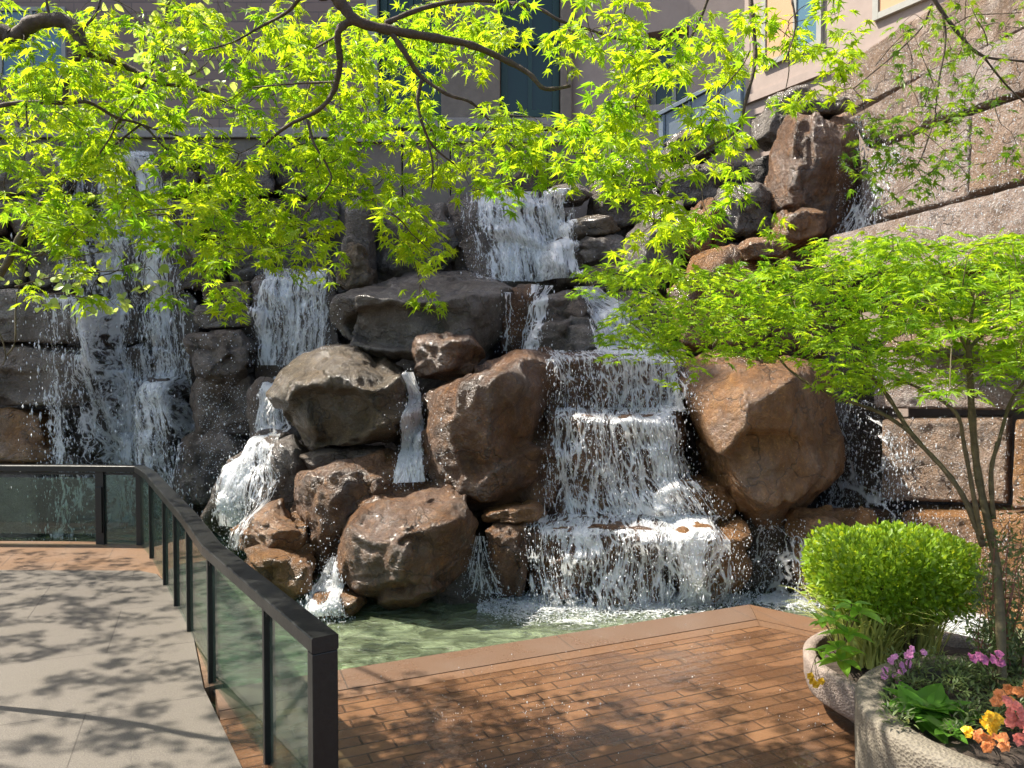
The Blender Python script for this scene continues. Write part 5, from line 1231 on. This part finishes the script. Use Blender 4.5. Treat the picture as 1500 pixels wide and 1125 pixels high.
# strap leaved tufts
def strips(L_, base, n_, length, width, spread, m_arch=.9, seed=0, z0=0):
    segs = 8; V = []; F = []; A = []; nb = 0
    for k_ in range(n_):
        a = rng.uniform(0, 2*math.pi); l = length*rng.uniform(.55, 1.1); ou = rng.uniform(.25, 1)*spread
        b = Vector(base)+Vector((math.cos(a)*.05*rng.random()*3, math.sin(a)*.05*rng.random()*3, 0)); dr = Vector((math.cos(a), math.sin(a), 0)); sd = Vector((-dr.y, dr.x, 0)); sh = rng.random()
        for s_ in range(segs+1):
            u = s_/segs; h = l*(math.sin(u*1.9*m_arch)*.75); p_ = b+dr*(ou*l*u**1.25)+Vector((0, 0, h))+sd*(.03*math.sin(u*3+k_)); w2 = width*(1-u**2.2)*.5+.0006
            V += [tuple(p_-sd*w2), tuple(p_+sd*w2)]; A += [sh, sh]
        for s_ in range(segs):
            o_ = nb+s_*2; F += [(o_, o_+1, o_+3), (o_, o_+3, o_+2)]
        nb += (segs+1)*2
    L_.V.append(np.array(V)); L_.F.append(np.array(F)+L_.n); L_.A.append(np.array(A)); L_.n += nb
def plant(name, label, cat, base, build, m, group=None):
    L_ = Leaves(); build(L_); o = L_.build(name, M[m], None, at=base); return tag(o, label, cat, group)
g_ = lambda x, y, z: G(x, y, z)
b1 = g_(1268, 968, Z1); b1b = g_(1335, 955, Z1)
plant('strap_grass', 'tuft of arching yellow-striped strap grass in front of the clipped shrub', 'plant', tuple(b1), lambda L_: strips(L_, b1, 420, .44, .011, .85), 'strap')
plant('strap_grass', 'smaller tuft of yellow-striped strap grass spilling over the rim, right of the first tuft', 'plant', tuple(b1b), lambda L_: strips(L_, b1b, 320, .46, .010, .9), 'strap')
def whorl(L_, c, n_, size, up=.5, tmpl=BROAD, w_=1.0, z=.0, rad=.02, sd_=.25):
    a = np.linspace(0, 2*np.pi, n_, endpoint=False)+rng.uniform(0, 6)+rng.normal(0, .15, n_)
    f = np.stack([np.cos(a), np.sin(a), up+rng.normal(0, sd_, n_)], -1); pos = np.array(c)[None]+np.stack([np.cos(a)*rad, np.sin(a)*rad, np.full(n_, z)], -1)
    L_.add(pos, f, np.stack([-np.cos(a)*.3, -np.sin(a)*.3, np.ones(n_)], -1), size*rng.uniform(.75, 1.15, n_), tmpl, None, width=w_)
hb1 = g_(1232, 965, Z1)
M['broad2'] = leaf_mat('lime finger leaf', (.20, .40, .04), (.45, .75, .07), .3, .45, .3)
t = thing('hellebore', 'bright green plant with splayed finger-like leaves at the left rim of the farther planter', 'plant', tuple(hb1)); mb = MB()
for (x, y, s_, n2) in ((1222, 905, .12, 6), (1243, 930, .13, 7), (1205, 912, .09, 5), (1258, 898, .13, 5), (1228, 950, .11, 6), (1203, 955, .07, 5), (1248, 885, .1, 5), (1232, 968, .12, 8)):
    c = P(x, y, 3.80); mb.tube(smooth_path([hb1, hb1.lerp(c, .6)+Vector((0, 0, .03)), c], 3), .003, 5)
    L_ = Leaves(); whorl(L_, c, n2, s_, up=.15, tmpl=OVAL, w_=.8, rad=.004); L_.build('leaf_whorl', M['broad2'], t)
mb.build('stems', M['bark2'], t, True)
t = thing('viola', 'small yellow viola trailing over the left side of the farther planter', 'flower', tuple(P(1200, 960, 4.1)))
mb = MB()
for e_ in ((1188, 985), (1196, 995), (1203, 1003)): mb.tube(smooth_path([P(1206, 955, 4.12), P(1194, 965, 4.0), P(e_[0], e_[1], 3.98)], 4), .0016, 5)
mb.build('stems', M['bark2'], t, True)
Lv = Leaves()
for e_ in ((1187, 990), (1195, 1003), (1203, 998), (1190, 998)): c = P(e_[0], e_[1], 3.96); a = np.linspace(0, 2*np.pi, 5, endpoint=False); Lv.add(np.repeat(np.array(c)[None], 5, 0), np.stack([np.cos(a), -np.full(5, .25), np.sin(a)], -1), np.tile([-.5, -1, .2], (5, 1)), .026, PETAL, None)
Lv.build('petals', M['yellow'], t)
def flower_clump(name, label, pts, Y, m, leafm=None, psize=.02, base=None, npet=6):
    base = base or P(pts[0][0], pts[0][1]+40, Y); t = thing(name, label, 'flower', tuple(base)); mb = MB()
    for x, y in pts:
        Lv = Leaves(); c = P(x, y, Y+rng.normal(0, .03)); mb.tube(smooth_path([Vector(base)+Vector(rng.normal(0, .012, 3)), Vector(base).lerp(c, .6)+Vector((0, 0, .02)), c], 3), .0018, 5)
        for q in range(3):
            a = np.linspace(0, 2*np.pi, npet, endpoint=False)+rng.random()*6; up = norm(np.array([rng.normal(-.2, .3), -.7, .6+rng.normal(0, .3)])[None])[0]
            s1 = norm(np.cross(up, [0, 0, 1.])[None])[0]; s2 = np.cross(up, s1)
            Lv.add(np.repeat((np.array(c)+rng.normal(0, .006, 3))[None], npet, 0), np.cos(a)[:, None]*s1+np.sin(a)[:, None]*s2+up*(.15+.3*q), np.tile(up, (npet, 1)), psize*.85*(1-.2*q)*rng.uniform(.8, 1.1, npet), PETAL, None)
        Lv.build('flower_head', M[m], t)
    mb.build('stems', M['bark2'], t, True)
    if leafm:
        Lv = Leaves(); whorl(Lv, Vector(base), 9, .07, up=.35); Lv.build('leaves', M[leafm], t)
    return t
flower_clump('primula', 'cluster of pink primula flowers between the two planters', [(1312, 965), (1326, 955), (1336, 952), (1320, 975), (1298, 985), (1314, 990), (1332, 962), (1305, 968), (1330, 972), (1294, 990), (1316, 1000), (1322, 982), (1353, 952)], 3.35, 'pink', 'broad', .024, base=P(1325, 1015, 3.42))
rz = P(1360, 1040, 3.0); rz.z = Z2-.03
def ros(L_):
    for x, y, n2, s_, u in ((1355, 1025, 11, .135, .55), (1345, 1035, 8, .13, .3), (1372, 1030, 8, .12, .8), (1400, 1035, 9, .10, .5), (1338, 1018, 7, .11, .6), (1390, 1058, 7, .09, .4)):
        c = G(x, y+16, Z2-.01); whorl(L_, c, n2, s_, up=u, rad=.015)
plant('primula_rosette', 'rosette of broad bright green leaves on the near planter rim', 'plant', tuple(rz), ros, 'broad')
def fern(L_):
    for k_ in range(420):
        x, y = rng.uniform(1300, 1540), rng.uniform(955, 1060); c = G(x, y+20, Z2-.02)
        if ((x-1362)/52)**2+((y-1030)/32)**2 < 1: continue
        whorl(L_, c+Vector((0, 0, rng.uniform(0, .07))), 8, .036, up=.7, tmpl=SLIM, w_=.8, sd_=.6)
plant('ground_cover', 'dull green fine-leaved filler between the flowers of the near planter', 'plant', tuple(G(1420, 1010, Z2)), fern, 'dull')
Lf = G(1455, 1010, Z2)
flower_clump('magenta_flower', 'magenta spidery flower near the right edge behind the orange flowers', [(1425, 962), (1440, 968), (1452, 966), (1462, 960), (1468, 972), (1435, 962)], 3.25, 'magenta', None, .03, base=P(1462, 1010, 3.3), npet=5)
flower_clump('pansy', 'golden yellow pansy at the near planter rim, right side', [(1448, 1052), (1458, 1062), (1442, 1062), (1456, 1050), (1421, 1072), (1452, 1070)], 2.72, 'yellow', None, .030, base=G(1450, 1082, Z2-.02))
flower_clump('heuchera', 'peach orange leaf cluster under the yellow pansy', [(1440, 1080), (1452, 1088), (1465, 1082), (1432, 1076), (1446, 1094), (1470, 1092)], 2.66, 'orange_p', None, .032, base=G(1450, 1100, Z2-.02))
flower_clump('dahlia', 'coral red flower cluster at the right edge', [(1480, 1045), (1492, 1036), (1500, 1050), (1484, 1058), (1498, 1062), (1478, 1032), (1508, 1070), (1494, 1078)], 2.80, 'coral', None, .034, base=G(1495, 1080, Z2-.02))
flower_clump('heuchera', 'rusty orange leaf cluster behind the coral flowers', [(1465, 1018), (1480, 1012), (1495, 1015), (1475, 1025), (1505, 1005), (1460, 1028)], 2.95, 'orange_p', None, .036, base=G(1480, 1045, Z2-.02))
# airy fine-leaved shrub behind the trunk
t = thing('airy_shrub', 'airy dull shrub with thin reddish stems at the right edge in the near planter', 'shrub', (2.2, 3.45, Z2-.05)); mb = MB(); Lv = Leaves()
for k_ in range(30):
    q = Vector((2.2+rng.normal(0, .05), 3.5+rng.normal(0, .05), Z2-.05)); e_ = P(rng.uniform(1410, 1530), rng.uniform(745, 960), 3.5+rng.normal(0, .12)); mid = q.lerp(e_, .5)+Vector(rng.normal(0, .03, 3)); pa = smooth_path([q, mid, e_], 6); mb.tube(pa, [.0035*(1-.7*i/len(pa)) for i in range(len(pa))], 5)
    for p_ in pa[3:]:
        n2 = 7; pos = np.array(p_)[None]+rng.normal(0, .022, (n2, 3)); Lv.add(pos, rng.normal(0, 1, (n2, 3))+np.array([0, 0, .4]), rng.normal(0, 1, (n2, 3)), .035*rng.uniform(.6, 1.2, n2), SLIM, None, width=.8)
mb.build('stems', simple('reddish stem', (.22, .08, .06), .6), t, True); Lv.build('leaves', M['dull'], t)
